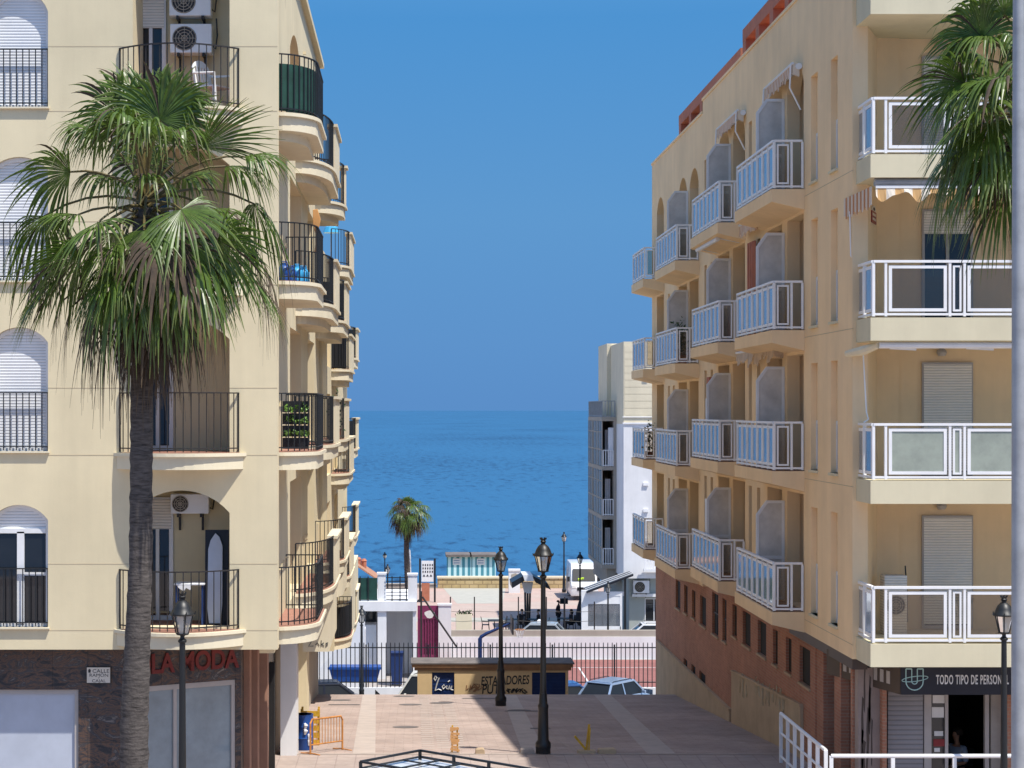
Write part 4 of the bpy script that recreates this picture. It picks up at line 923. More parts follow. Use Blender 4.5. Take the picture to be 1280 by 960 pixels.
q = MB(); q.box(-.45,.45,-.35,.0,1.54,1.66); q.build('roof_sign', 'white_pvc', tx, local=True, bevel=.02)
# white panel van on the promenade, seen from the front
vt = thing('van', (U(731,141),143,0), 'tall white delivery van on the promenade facing the camera', 'van', 'vans')
q = MB(); prof = [(-1.9,.35),(-1.9,1.0),(-1.75,1.25),(-1.25,1.38),(-.75,2.3),(-.35,2.62),(3.2,2.66),(3.3,2.5),(3.3,.35)]
for i, w_ in enumerate((1,)): q.prism(prof, -.99, .99, fr=lambda a, b_, c: (c*(1-.09*max(0,b_-1)/1.6), a, b_))
q.build('body', 'car_white', vt, local=True, bevel=.06, smooth=True)
q = MB(); q.add([(-.86,-1.33,1.42),(.86,-1.33,1.42),(.80,-.84,2.27),(-.80,-.84,2.27)], [(0,1,2,3)]); q.v = [(x,y-.03,z) for x,y,z in q.v]; q.v += [(x,y+.02,z) for x,y,z in q.v]; q.f += [[7,6,5,4],[0,4,5,1],[1,5,6,2],[2,6,7,3],[3,7,4,0]]; q.m += [0]*5; ws = q.build('windscreen', 'car_glass', vt, local=True)
q = MB()
for k in range(3): q.obox((-.35+k*.13,-1.34-.0+k*.03,1.53+.02*k),(.09,0,0),(0,.02,.03),(0,-.03,.07))
q.build('safety_vest', 'hi_vis', ws, local=True)
q = MB(); q.box(-.55,.55,-1.94,-1.90,.75,1.0); q.build('grille', 'black_panel', vt, local=True)
for sx in (-1,1):
    q = MB(); q.box(sx*.62,sx*.95,-1.93,-1.75,.92,1.16); q.build('headlight', 'bulb', vt, local=True, bevel=.03); tyre(vt, sx*.86, -1.1, .34, .22); tyre(vt, sx*.86, 2.3, .34, .22)
    q = MB(); q.box(sx*1.02,sx*1.22,-1.1,-.98,1.35,1.72); q.build('door_mirror', 'black_panel', vt, local=True, bevel=.02)
# foreground van with a roof rack, only its roof enters the frame
cA, cB, cC = Vector((U(525,27.4),27.4,0)), Vector((U(440,26.8),26.8,0)), Vector((U(642,26.2),26.2,0))
lon = (cC-cA).normalized(); lat = Vector((lon.y,-lon.x,0)); lat = lat if lat.dot(cB-cA) > 0 else -lat
rz = math.atan2(lon.y, lon.x)-math.pi/2; zr = V(938,27.4)
rear = cA+lat*.6; vt = thing('van', (rear+lon*1.9).to_tuple()[:2]+(6.7,), 'white van with a black roof rack, only its roof showing at the bottom edge', 'van', 'vans', rz)
hz = zr-6.7
q = MB(); prof = [(-2.3,.35),(-2.32,1.0),(-2.2,hz-.24),(-2.05,hz-.13),(1.1,hz-.15),(1.5,hz-.24),(2.0,1.1),(2.55,.95),(2.6,.35)]
q.prism(prof, -.86, .86, fr=lambda a, b_, c: (c*(1-.12*max(0,b_-1)/1.1), a, b_)); q.build('body', 'car_white', vt, local=True, bevel=.06, smooth=True)
q = MB(); q.obox((0,1.78,1.5),(.72,0,0),(0,.24,-.37),(0,.012,.01)); q.build('windscreen', 'car_glass', vt, local=True)
for sx in (-1,1):
    tyre(vt, sx*.78, -1.4); tyre(vt, sx*.78, 1.7)
    q = MB(); q.box(sx*.78,sx*.8,.2,1.1,1.05,1.5); q.build('side_window', 'car_glass', vt, local=True)
q = MB(); z0 = hz-.09
for x in (-.6,.6):
    q.bar((x,-1.9,hz),(x,1.25,hz),.03); q.bar((x,-1.9,z0),(x,1.25,z0),.03)
    for y in (-1.9,-1.25,-.6,.05,.7,1.25): q.bar((x,y,z0-.05),(x,y,hz),.035)
for y, zz in ((-1.9,hz),(1.25,hz)): q.bar((-.6,y,zz),(.6,y,zz),.03)
for y in (-1.9,-1.5,-1.1,-.7,-.3,.1,.5,.9,1.25): q.bar((-.6,y,z0),(.6,y,z0),.032,.02)
for x in (-.25,.2): q.bar((x,-1.9,z0),(x,1.25,z0),.02)
q.build('roof_rack', 'black_iron', vt, local=True)

# ------------------------------------------------------------------ iron fence with its white base wall
YFc = 91.0; ft = thing('iron_fence', (U(610,YFc),YFc,0), 'long black iron bar fence on a white base wall behind the kiosk', 'fence')
x0, x1 = U(380,YFc), 12.5; zb, zt = V(856,YFc), V(803,YFc)
MB().box(x0-4, x1, YFc-.12, YFc+.12, 0, zb-.12).build('base_wall', 'white_render', ft)
n = 6
for k in range(n):
    a, c = x0+(x1-x0)*k/n, x0+(x1-x0)*(k+1)/n; q = MB(); q.box(a+.04,c-.04,YFc-.02,YFc+.02,zb+.1,zb+.15); q.box(a+.04,c-.04,YFc-.02,YFc+.02,zt-.27,zt-.22)
    nb = round((c-a)/.213)
    for j in range(nb): x = a+(j+.5)*(c-a)/nb; q.tube([(x,YFc,zb-.12),(x,YFc,zt-.05),(x,YFc,zt)], [.022,.022,.006], 6)
    q.build('bar_panel', 'black_iron', ft)
for k in range(n+1): x = x0+(x1-x0)*k/n; MB().box(x-.035,x+.035,YFc-.035,YFc+.035,zb-.12,zt-.1).build('post', 'black_iron', ft)
# white wall of the sports court
YW = 108.0; wt_ = thing('court_wall', (U(690,YW),YW,0), 'long low white wall with its coping greyed for shade behind the red sports court', 'wall')
MB().box(U(563,YW), 13.9, YW, YW+.3, 0, V(796,YW)).build('wall', 'white_render', wt_); MB().box(U(562,YW), 13.95, YW+.05, YW+.33, V(796,YW)+.001, V(788,YW)).build('coping', 'taupe_render', wt_)  # taupe coping: shade on the cap is put into its colour
wf = thing('wire_fence', (U(660,110),109.6,0), 'nearly invisible wire fence on thin dark posts above the white court wall', 'fence')
for px in (563,593,648,683,706,743): MB().tube([(U(px,109.6),109.6,0),(U(px,109.6),109.6,V(746 if px != 743 else 752,109.6))], .035, 6).build('post', 'dark_iron', wf)
q = MB()
for a, b_ in ((563,593),(593,648),(648,683),(683,706),(706,743)):
    for py in (764,776): q.tube([(U(a,109.6),109.6,V(py,109.6)),(U((a+b_)/2,109.6),109.6,V(py+1,109.6)),(U(b_,109.6),109.6,V(py,109.6))], .012, 4)
q.build('wires', 'dark_iron', wf)
gt = thing('metal_gate', (U(534,107.6),107.6,0), 'plum coloured metal gate between two white pillars', 'gate'); Yg = 107.6; X_ = lambda p: U(p,Yg); Z_ = lambda p: V(p,Yg)
q = MB(); q.wall(fy(Yg), rect(X_(522),X_(548),.05,Z_(757)), [rect(X_(524),X_(546),.3,Z_(774))], .06); q.build('frame', 'plum', gt); q = MB()
for k in range(7): x = X_(525)+k*(X_(545.5)-X_(525))/6; q.box(x-.025,x+.025,Yg+.01,Yg+.05,.3,Z_(774))
q.box(X_(524),X_(546),Yg+.07,Yg+.08,.3,Z_(774)); q.build('bars', 'plum', gt)
q = MB(); q.lathe([(.0,0),(.2,0)], n=4); q = MB(); q.prism([(X_(537)+.28*math.cos(t)*(1+.2*math.sin(3*t)), Z_(768)+.22*math.sin(t)) for t in [2*math.pi*i/12 for i in range(12)]], -.01, -.002, fr=fy(Yg)); q.build('emblem_plate', 'white_letter', gt)
for px0, px1, top, Y, lab in ((548,564,755,107.4,'square white pillar right of the plum gate'),(510,521.5,717,100.4,'tall white pillar left of the plum gate'),(472,482,716,100.4,'white pillar between the dark mesh fence panels on the terrace')):
    z0 = 0 if Y > 105 else 4.05; p = thing('gate_pillar', (U((px0+px1)/2,Y),Y,z0), lab, 'pillar', 'white pillars'); a, c = U(px0,Y), U(px1,Y); MB().box(a,c,Y,Y+.5,z0 if z0 else 0,V(top,Y)-.1).build('shaft', 'white_render', p); MB().box(a-.04,c+.04,Y-.04,Y+.54,V(top,Y)-.099,V(top,Y)).build('cap', 'white_render', p)
# white pavilion with a roof terrace, left
YP = 100.0; pv = thing('pavilion', (-2.5,YP,0), 'low white pavilion with a shaded porch left of the plum gate', 'pavilion'); zt = V(752,YP)
MB().box(-9, U(521,YP), YP, YP+7, V(764,YP), zt).build('roof_slab', 'white_render', pv); MB().box(-9, U(521,YP)-.1, YP+2.2, YP+2.5, 0, V(764,YP)-.001).build('back_wall', 'white_render', pv)
MB().box(U(472,YP), U(483,YP), YP+.1, YP+.5, 0, V(764,YP)-.001).build('column', 'white_render', pv); MB().box(U(516,YP),U(520.5,YP), YP+.1, YP+2.19, 0, V(764,YP)-.001).build('side_wall', 'white_render', pv)
MB().box(-9, U(470,YP), YP+.6, YP+2.19, 0, V(783,YP)).build('parapet_wall', 'white_render', pv)
MB().box(U(456,YP), U(470,YP), YP+2.1, YP+2.19, V(784,YP), V(766,YP)).build('window', 'window', pv)
tf = thing('terrace_fence', (-1.5,YP+.3,zt), 'dark green mesh fence on the roof terrace of the white pavilion', 'fence')
q = MB(); q.box(-7, U(471.5,YP), YP+.3, YP+.32, zt+.05, V(723,YP)); q.build('mesh_panel', 'green_mesh', tf)
q = MB()
for a in range(7): z = zt+.06+a*.19; q.box(U(482.5,YP),U(509.5,YP),YP+.3,YP+.33,z,z+.045)
q.build('rail_panel', 'black_iron', tf)
for px in (441,450,460,490,500,508): MB().box(U(px,YP)-.03,U(px,YP)+.03,YP+.24,YP+.298,zt,V(721,YP)).build('post', 'black_iron', tf)
st = thing('white_stair', (-4,96,0), 'white outdoor stair with a solid side wall behind the iron fence', 'stair')
q = MB(); Ys = 96
for k in range(9): q.box(U(402+k*6,Ys), U(408+k*6,Ys)-.003, Ys+.3, Ys+2, 0, V(845-k*7,Ys))
q.build('steps', 'white_render', st); q = MB(); q.prism([(U(400,Ys),0),(U(456,Ys),0),(U(456,Ys),V(778,Ys)),(U(448,Ys),V(778,Ys)),(U(400,Ys),V(836,Ys))], 0, .25, fr=fy(Ys)); q.build('side_wall', 'white_render', st)
Yb = 93.5; bb = thing('container', (U(443,Yb),Yb,0), 'long bright blue container behind the iron fence at left', 'container'); a, c = U(411,Yb), U(476,Yb); z1 = V(834,Yb)
q = MB(); q.add([(a+.2,Yb,.75),(c-.2,Yb,.75),(c-.2,Yb+1,.75),(a+.2,Yb+1,.75),(a,Yb-.1,z1),(c,Yb-.1,z1),(c,Yb+1.1,z1),(a,Yb+1.1,z1)], [(0,3,2,1),(4,5,6,7),(0,1,5,4),(1,2,6,5),(2,3,7,6),(3,0,4,7)]); q.build('tub', 'blue_plastic', bb, bevel=.04)
q = MB(); q.box(a-.05,c+.05,Yb-.16,Yb-.1,z1-.1,z1+.02); q.build('rim', 'blue_plastic', bb)
Yb = 97.5; bb = thing('wheelie_bin', (U(497,Yb),Yb,0), 'dark blue wheeled bin in the shade of the white porch', 'bin'); a, c = U(488,Yb), U(504,Yb); z1 = V(817,Yb)
q = MB(); q.add([(a+.06,Yb,.1),(c-.06,Yb,.1),(c-.06,Yb+.5,.1),(a+.06,Yb+.5,.1),(a,Yb-.05,z1),(c,Yb-.05,z1),(c,Yb+.6,z1),(a,Yb+.6,z1)], [(0,3,2,1),(4,5,6,7),(0,1,5,4),(1,2,6,5),(2,3,7,6),(3,0,4,7)]); q.build('tub', 'blue_paint', bb); q = MB(); q.box(a-.03,c+.03,Yb-.1,Yb+.65,z1+.002,z1+.07); q.build('lid', 'blue_paint', bb, bevel=.02)
for sx in (a+.1, c-.1): q = MB(); q.tube([(sx-.03,Yb+.5,.1),(sx+.03,Yb+.5,.1)], .1, 10); q.build('wheel', 'rubber', bb)
# net mast with guy wires; basketball stand
Ym = 103.0; ms = thing('net_mast', (U(526.5,Ym),Ym,0), 'thin dark mast with two slanting guy bars in front of the plum gate', 'mast')
MB().tube([(U(526.5,Ym),Ym,0),(U(526.5,Ym),Ym,V(739,Ym))], .05, 8).build('pole', 'dark_iron', ms)
for a, b_, w_ in (((524,750),(441,801),.05),((528,746),(571,808),.05)): MB().tube([(U(a[0],Ym),Ym,V(a[1],Ym)),(U(b_[0],Ym),Ym-.5,V(b_[1],Ym))], w_, 6).build('guy_bar', 'dark_iron', ms)
Yh = 96.0; bh = thing('basketball_hoop', (U(600,Yh),Yh,0), 'dark blue basketball stand with a long bent arm over the court', 'hoop'); X_ = lambda p: U(p,Yh); Z_ = lambda p: V(p,Yh)
q = MB(); q.box(X_(597.5),X_(602.5),Yh-.1,Yh+.1,0,Z_(798)); q.build('post', 'blue_paint', bh); q = MB(); q.tube([(X_(600),Yh,Z_(799)),(X_(601.5),Yh,Z_(796)),(X_(608),Yh,Z_(792)),(X_(638),Yh,Z_(779))], [.09,.09,.085,.05], 8); q.build('arm', 'blue_paint', bh)
MB().box(X_(639),X_(641),Yh-.9,Yh+.9,Z_(791),Z_(770)).build('backboard', 'dark_iron', bh)
q = MB(); cx, cz = X_(641)+.35, Z_(787); q.tube([(cx+.23*math.cos(t),Yh+.23*math.sin(t),cz) for t in [2*math.pi*i/14 for i in range(15)]], .015, 5); rm = q.build('rim', 'orange_paint', bh); q = MB()
for k in range(10): t = 2*math.pi*k/10; q.tube([(cx+.23*math.cos(t),Yh+.23*math.sin(t),cz),(cx+.12*math.cos(t+.4),Yh+.12*math.sin(t+.4),cz-.4)], .01, 4)
q.build('net', 'white_pvc', rm)
# ------------------------------------------------------------------ promenade
Yp = 151.0; pw = thing('promenade_wall', (2,Yp,0), 'low yellow stone sea wall with a pale coping along the promenade', 'wall'); a, c = U(547,Yp), 14.5
MB().box(a,c,Yp,Yp+.4,0,V(723,Yp)).build('wall', 'yellow_stone', pw); MB().box(a-.05,c,Yp-.06,Yp+.46,V(723,Yp)+.001,V(720.5,Yp)).build('coping', 'cream_trim', pw)
pw = thing('promenade_wall', (-5,Yp+.5,0), 'plain grey sea wall left of the notice board', 'wall'); MB().box(-20,a-.1,Yp,Yp+.4,0,V(731,Yp)).build('wall', 'concrete', pw); MB().box(-20,a-.08,Yp-.05,Yp+.45,V(731,Yp)+.001,V(729.5,Yp)).build('coping', 'concrete', pw)
Yh = 163.0; a, c = U(559,Yh), U(620,Yh); hz0, hz1 = -1.4, V(696,Yh)
for k in range(2):
    x0 = a+(c-a)*k/2; x1 = x0+(c-a)/2-.02; bh = thing('beach_hut', ((x0+x1)/2,Yh,hz0), ('blue and white striped beach hut with a sign, the one nearer the notice board','blue and white striped beach hut with a sign, half hidden by a black lantern')[k], 'beach hut', 'striped beach huts')
    MB().box(x0,x1,Yh,Yh+2.5,hz0,hz1).build('walls', 'hut', bh); MB().box(x0-.12,x1+.1 if k else x1+.01,Yh-.3,Yh+2.8,hz1+.002,hz1+.2).build('roof', 'flat_roof', bh)
    px = (571,601)[k]; s_ = MB(); s_.box(U(px-5,Yh),U(px+5,Yh),Yh-.04,Yh-.005,V(706,Yh),V(698,Yh)); so_ = s_.build('sign_plate', 'white_pvc', bh); q = MB()
    for r_ in range(2): q.box(U(px-4,Yh),U(px+3.5,Yh),Yh-.05,Yh-.043,V(704.2-r_*3,Yh),V(703-r_*3,Yh))
    q.build('lettering', 'car_blue', so_)
Yn = 140.0; nb = thing('notice_board', (U(534,Yn),Yn,0), 'white notice board of rows of pictograms between two black posts', 'notice board')
for px in (525,543.5): MB().box(U(px,Yn)-.07,U(px,Yn)+.07,Yn-.07,Yn+.07,0,V(698,Yn)).build('post', 'black_iron', nb)
bd = MB().box(U(526,Yn)+.05,U(542.5,Yn)-.02,Yn-.04,Yn+.04,V(727,Yn),V(701,Yn)).build('board', 'white_pvc', nb); q = MB()
for r_ in range(3):
    for k in range(5): q.box(U(528.2+k*2.9,Yn),U(529.6+k*2.9,Yn),Yn-.055,Yn-.043,V(707.3+r_*4.2,Yn),V(705+r_*4.2,Yn))
for k in range(3): x = U(530+k*4.3,Yn); q.prism([(x-.1,V(720.5,Yn)),(x+.1,V(720.5,Yn)),(x,V(717.8,Yn))], -.055, -.043, fr=fy(Yn))
q.build('pictograms', 'car_dark', bd); MB().box(U(527,Yn),U(537,Yn),Yn-.02,Yn+.02,.1,V(728.5,Yn)).build('lower_board', 'terracotta', nb)
Yc = 147; cb = thing('cabinet', (U(643,Yc),Yc,0), 'small white cabinet with a dark picture beside the sea wall', 'cabinet'); MB().box(U(636,Yc),U(650,Yc),Yc,Yc+.5,0,V(714,Yc)).build('body', 'white_pvc', cb); MB().box(U(635.5,Yc),U(650.5,Yc),Yc-.05,Yc+.55,V(714,Yc)+.002,V(711.5,Yc)).build('top', 'white_pvc', cb); q = MB(); q.prism([(U(639,Yc),V(726,Yc)),(U(648,Yc),V(726,Yc)),(U(648,Yc),V(718,Yc)),(U(644,Yc),V(716.5,Yc)),(U(639,Yc),V(718,Yc))], -.02, -.004, fr=fy(Yc)); q.build('picture', 'taupe_render', cb)
# far beach bar with a clay roof, left
Yr = 140; br = thing('beach_bar', (-5.5,Yr,0), 'small beach bar with a sloping clay tile roof left of the lanterns', 'hut'); q = MB(); q.prism([(-9,V(700,Yr)),(U(443,Yr),V(704,Yr)),(U(471,Yr),V(723,Yr)),(U(471,Yr),V(725,Yr)),(U(443,Yr),V(706,Yr)),(-9,V(702,Yr))], 0, 4, fr=fy(Yr)); q.build('roof', 'roof_tile', br); MB().box(-9,U(466,Yr),Yr+.3,Yr+3.7,0,V(728,Yr)).build('wall', 'cream', br)
for px, py in ((447,702),(454,704)): q = MB(); q.lathe([(.18,-.6),(.2,.0),(.24,.02),(.1,.18)], (U(px,Yr),Yr+2,V(py,Yr)), 8); q.build('chimney', 'terracotta', br)
# planter, shade canopy, terrace
Yq = 121; pl = thing('planter', (U(580,Yq),Yq,0), 'pale rectangular planter with straggly plants behind the court wall', 'planter'); a, c = U(570,Yq), U(590,Yq); q = MB(); q.wall(lambda uu, vv, ww: (uu, vv, ww), rect(a,c,Yq,Yq+.6), [rect(a+.06,c-.06,Yq+.06,Yq+.54)], V(768,Yq)); q.build('box', 'cream_trim', pl); MB().box(a+.05,c-.05,Yq+.05,Yq+.55,.05,V(769.5,Yq)).build('soil', 'dark_iron', pl)
def leaves(mb, pts, n, size, spread):
    for _ in range(n):
        p = Vector(random.choice(pts))+Vector([random.gauss(0,spread) for _ in range(3)]); d = Vector([random.uniform(-1,1) for _ in range(3)]).normalized(); e = d.cross(Vector([random.uniform(-1,1) for _ in range(3)])).normalized(); s = size*random.uniform(.6,1.3)
        mb.add([p-d*s, p+e*s*.45, p+d*s, p-e*s*.45], [(0,1,2,3)])
    return mb
random.seed(21); leaves(MB(), [(a+.15+k*.12,Yq+.3,V(768,Yq)+.12*random.random()) for k in range(7)], 90, .1, .07).build('plant', 'bush', pl)
Ycn = 124; cn = thing('shade_canopy', (U(659,Ycn),Ycn,0), 'dark two-winged shade canopy with a white ridge over the terrace', 'canopy'); X_ = lambda p: U(p,Ycn); Z_ = lambda p: V(p,Ycn)
for px in (656,659.5,663): MB().tube([(X_(px),Ycn+.3*(px-659),0),(X_(px),Ycn+.1*(px-659),Z_(740))], .07, 6).build('post', 'black_iron', cn)
q = MB(); q.prism([(X_(652),Z_(728)),(X_(666),Z_(728)),(X_(663.5),Z_(741)),(X_(655.5),Z_(741))], -.35, .35, fr=fy(Ycn)); q.build('wrapped_cloth', 'white_pvc', cn)
q = MB(); q.prism([(X_(652),Z_(716.5)),(X_(664),Z_(716.5)),(X_(665.5),Z_(724)),(X_(654.5),Z_(724))], -1.4, 1.4, fr=fy(Ycn)); q.build('ridge', 'white_pvc', cn)
for P in ([(652,718),(654,724),(639,733),(638,726)],[(664,717.5),(683,727),(687,735),(668,726)]):
    q = MB(); q.prism([(X_(a),Z_(b_)) for a, b_ in P], -1.3, 1.3, fr=fy(Ycn)); q.build('wing', 'solar', cn)
# cafe enclosure beside the white building
Yt = 112.6; ct = thing('terrace_enclosure', (U(760,Yt),Yt,0), 'white framed terrace enclosure with clear sheets and a slanting dark roof', 'enclosure'); X_ = lambda p: U(p,Yt); Z_ = lambda p: V(p,Yt)
q = MB(); q.box(X_(727),X_(735),Yt,Yt+.3,0,Z_(738)); q.box(X_(735),X_(781),Yt,Yt+.15,Z_(745),Z_(739.5)); q.box(X_(735),X_(776),Yt,Yt+.1,Z_(787),Z_(783)); q.box(X_(775),X_(778),Yt,Yt+.12,0,Z_(745)); q.box(X_(735)+.002,X_(775),Yt+.02,Yt+.09,Z_(755),Z_(745)-.002); fo = q.build('frame', 'white_paint', ct)
MB().box(X_(735)+.01,X_(775)-.01,Yt+.05,Yt+.06,Z_(783),Z_(755)).build('clear_sheet', 'plastic_sheet', fo)
MB().box(X_(780),X_(782.5),Yt-.1,Yt+.1,0,Z_(722)).build('black_post', 'black_iron', ct)
MB().box(X_(737),X_(775),Yt+2.2,Yt+2.3,0,Z_(748)).build('back_panel', 'grey_render', ct)
q = MB(); q.prism([(X_(733),Z_(738.5)),(X_(791),Z_(717)),(X_(791),Z_(719.5)),(X_(733),Z_(741))], -.3, 2.2, fr=fy(Yt)); rf = q.build('roof', 'solar', ct)
q = MB()
for k in (0,1,2): q.prism([(X_(733),Z_(737.9)),(X_(791),Z_(716.4)),(X_(791),Z_(717)-.002),(X_(733),Z_(738.5)-.002)], .1+k*.85, .2+k*.85, fr=fy(Yt))
q.build('roof_bars', 'white_paint', rf)
pz = thing('closed_parasol', (U(725.5,121.5),121.5,0), 'tall closed black parasol next to the seated people', 'parasol'); MB().tube([(U(725.5,121.5),121.5,0),(U(725.5,121.5),121.5,V(742,121.5))], .03, 6).build('pole', 'black_iron', pz); MB().lathe([(.05,.35),(.30,.6),(.28,1.2),(.2,1.6),(.06,2.1),(.03,2.3)], (U(725.5,121.5),121.5,0), 10).build('cover', 'cloth_black', pz, smooth=True)
tv = thing('screen', (U(705,126),126,0), 'black screen on a stand above the seated people', 'screen'); MB().box(U(700,126),U(710,126),126,126.08,V(755,126),V(748,126)).build('panel', 'black_panel', tv); MB().box(U(705,126)-.03,U(705,126)+.03,126.02,126.07,0,V(755,126)-.002).build('stand', 'black_iron', tv)
# terrace tables and chairs
def cafe_chair():
    r = thing('terrace_chair', (0,0,0), 'x', 'chair', 'dark terrace chairs')
    q = MB(); q.box(-.23,.23,-.23,.23,.43,.46); q.build('seat', 'black_panel', r, local=True); q = MB(); q.obox((0,.25,.70),(.22,0,0),(0,.014,0),(0,.05,.24)); q.build('backrest', 'black_panel', r, local=True)
    for a in (-.2,.2):
        for b_ in (-.2,.2): q = MB(); q.bar((a,b_,.43),(a*1.15,b_*1.2,0),.035); q.build('leg', 'black_panel', r, local=True)
    for a in (-1,1): q = MB(); q.tube([(a*.23,-.2,.44),(a*.25,-.2,.64),(a*.25,.22,.66)], .02, 5); q.build('armrest', 'black_panel', r, local=True)
    return r
def cafe_table():
    r = thing('terrace_table', (0,0,0), 'x', 'table', 'dark terrace tables'); q = MB(); q.box(-.42,.42,-.42,.42,.71,.74); q.build('top', 'black_panel', r, local=True, bevel=.01); MB().lathe([(.24,0),(.24,.02),(.035,.05),(.03,.71)], n=10).build('pedestal', 'black_iron', r, local=True); return r
c0, t0_ = cafe_chair(), cafe_table()
TB = [(618,121.5,'dark square terrace table nearest the planter'),(640,122,'dark square terrace table left of the shade canopy posts'),(668,122,'dark square terrace table right of the shade canopy posts'),(704.5,122.6,'dark square terrace table beside the standing person')]
for i, (px, Y, lab) in enumerate(TB): o = t0_ if i == 0 else copy_tree(t0_); o.location = (U(px,Y),Y,.0); o['label'] = lab
CH = [(607,121.5,1.6,'dark armchair at the far left end of the terrace'),(628,121.9,-1.5,'dark armchair between the first two terrace tables'),(632.5,120.8,1.3,'dark armchair in front of the second terrace table'),(650,121.6,-1.4,'dark armchair just left of the canopy posts'),(681,121.2,-1.7,'dark armchair right of the canopy, back to the standing person'),(686.5,120.4,1.4,'dark armchair turned towards the standing person')]
for i, (px, Y, rz_, lab) in enumerate(CH): o = c0 if i == 0 else copy_tree(c0); o.location = (U(px,Y),Y,0); o.rotation_euler.z = rz_; o['label'] = lab
# ------------------------------------------------------------------ white seafront building, far right
YB0 = 115.0; sW = F/YB0; XA = U(779.5,YB0); WB = thing('apartment_building', (XA+4,YB0+8,0), 'tall white seafront building with a shaded glazed side, beyond the ochre block', 'building')
zT, zM, zB = V(427,YB0), V(526,YB0), V(723,YB0)
m = MB(); m.box(XA, XA+14, YB0, YB0+7.4, zM-.2, zT); m.box(XA-.25, XA+14, YB0+7.402, YB0+13, zM-.2, V(427.5,YB0+7.4)-.1)
for k in range(int((zT-zM-.4)/.42)): z = zM+.35+k*.42; m.box(XA+.06, XA+13.9, YB0-.012, YB0+.0, z, z+.385)
m.build('upper_wall', 'cream_trim', WB)
m = MB(); m.box(XA, XA+14, YB0+.001, YB0+16, zB, zM-.202); m.box(XA-.06,XA+14.1,YB0-.06,YB0+.0,zM-.2,zM-.1); m.box(XA-.06,XA+14.1,YB0-.06,YB0+.0,zM+.2,zM+.26)
m.build('white_wall', 'white_render', WB)
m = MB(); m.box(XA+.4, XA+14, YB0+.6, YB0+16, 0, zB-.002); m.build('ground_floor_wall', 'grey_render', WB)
# glazed bay projecting on the seaward side
YB1 = YB0+4; XBx = U(752,YB1); zBt = V(497,YB1)
FH = 3.05; BD = 9.2; fl = [4.43+FH*k for k in range(3)]
m = MB(); xin = U(767,YB1)
m.box(XBx+.35, XA, YB1+.3, YB1+BD, zB-.8, fl[0]-.241); m.box(xin, XA-.001, YB1+.02, YB1+BD, fl[0]-.24, zM)
for z in fl+[fl[-1]+FH]: m.box(XBx+.005, XA-.004, YB1, YB1+BD-.1, z-.24, z)
for y in (YB1+3.1, YB1+6.1, YB1+BD-.3): m.box(XBx+.02, XA-.006, y, y+.2, fl[0], fl[-1]+FH-.24)
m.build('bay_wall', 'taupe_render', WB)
for k, z in enumerate(fl):
    q = MB(); zt = fl[k]+FH-.25
    for j in range(9): y = YB1+.1+j*1.1; q.box(XBx, XBx+.07, y, y+.16, z, zt)
    q.box(XBx+.01, XBx+.06, YB1+.26, YB1+BD-.2, z+1.0, z+1.08); q.box(XBx+.01, XBx+.06, YB1+.26, YB1+BD-.2, z+2.1, z+2.16)
    wf = q.build('side_glazing', 'taupe_render', WB); MB().box(XBx+.03, XBx+.04, YB1+.2, YB1+BD-.2, z+.02, zt).build('pane', 'taupe_glass', wf)
    q = MB(); X0, X1 = U(756,YB1), xin-.02
    if k < 3 or True: bars(q, [(XBx+.1,YB1+.06),(X1,YB1+.06)], z, z+1.0, .16, .018, rail=.05)
    wf.parent and q.build('balcony_rail', 'white_paint', WB)
    q = MB(); q.wall(fy(YB1+.9), rect(XBx+.3,X1-.1,z+.02,z+2.25), [rect(XBx+.4,(XBx+X1)/2+.05,z+.1,z+2.15), rect((XBx+X1)/2+.15,X1-.2,z+.1,z+2.15)], .06); d = q.build('balcony_door', 'white_pvc', WB); MB().box(XBx+.35,X1-.15,YB1+.93,YB1+.94,z+.05,z+2.2).build('pane', 'taupe_glass', d)
    if k in (2,): MB().box(XBx+.8, X1-.3, YB1+.12, YB1+.15, z+.05, z+2.4).build('sun_blind', 'white_pvc', WB)
q = MB(); bars(q, [(XBx+.05,YB1+BD-.2),(XBx+.05,YB1+.05),(XA-.1,YB1+.05)], fl[-1]+FH, fl[-1]+FH+1.0, .2, .02, rail=.05); q.build('roof_rail', 'steel', WB)
q = MB(); bars(q, [(U(805,YB0),YB0-.35),(U(827,YB0),YB0-.35)], V(711,YB0), V(699,YB0), .17, .02, rail=.05); bb = MB(); bb.box(U(804,YB0),U(828,YB0),YB0-.4,YB0-.07,V(714,YB0),V(711,YB0)); b_ = bb.build('balcony', 'white_render', WB); q.build('railing', 'white_paint', b_)
for py in (471, 603, 636, 672, 545): MB().box(U(806,YB0)-.1,U(806,YB0)+.2,YB0-.1,YB0,V(py+4,YB0),V(py,YB0)).build('wall_bracket', 'white_paint', WB)
q = MB(); Yg = YB0+.58; q.wall(fy(Yg), rect(U(806,Yg),U(829,Yg),V(777,Yg),V(748,Yg)), [rect(U(807,Yg),U(817,Yg),V(776,Yg),V(749,Yg)), rect(U(818,Yg),U(828,Yg),V(776,Yg),V(749,Yg))], .02); wf = q.build('ground_window', 'white_pvc', WB); MB().box(U(807,Yg),U(828,Yg),Yg+.008,Yg+.014,V(776,Yg),V(749,Yg)).build('pane', 'window', wf)
MB().box(U(790,Yg),U(830,Yg),Yg-.3,Yg,V(745.5,Yg),V(742,Yg)).build('shelf_canopy', 'white_render', WB)

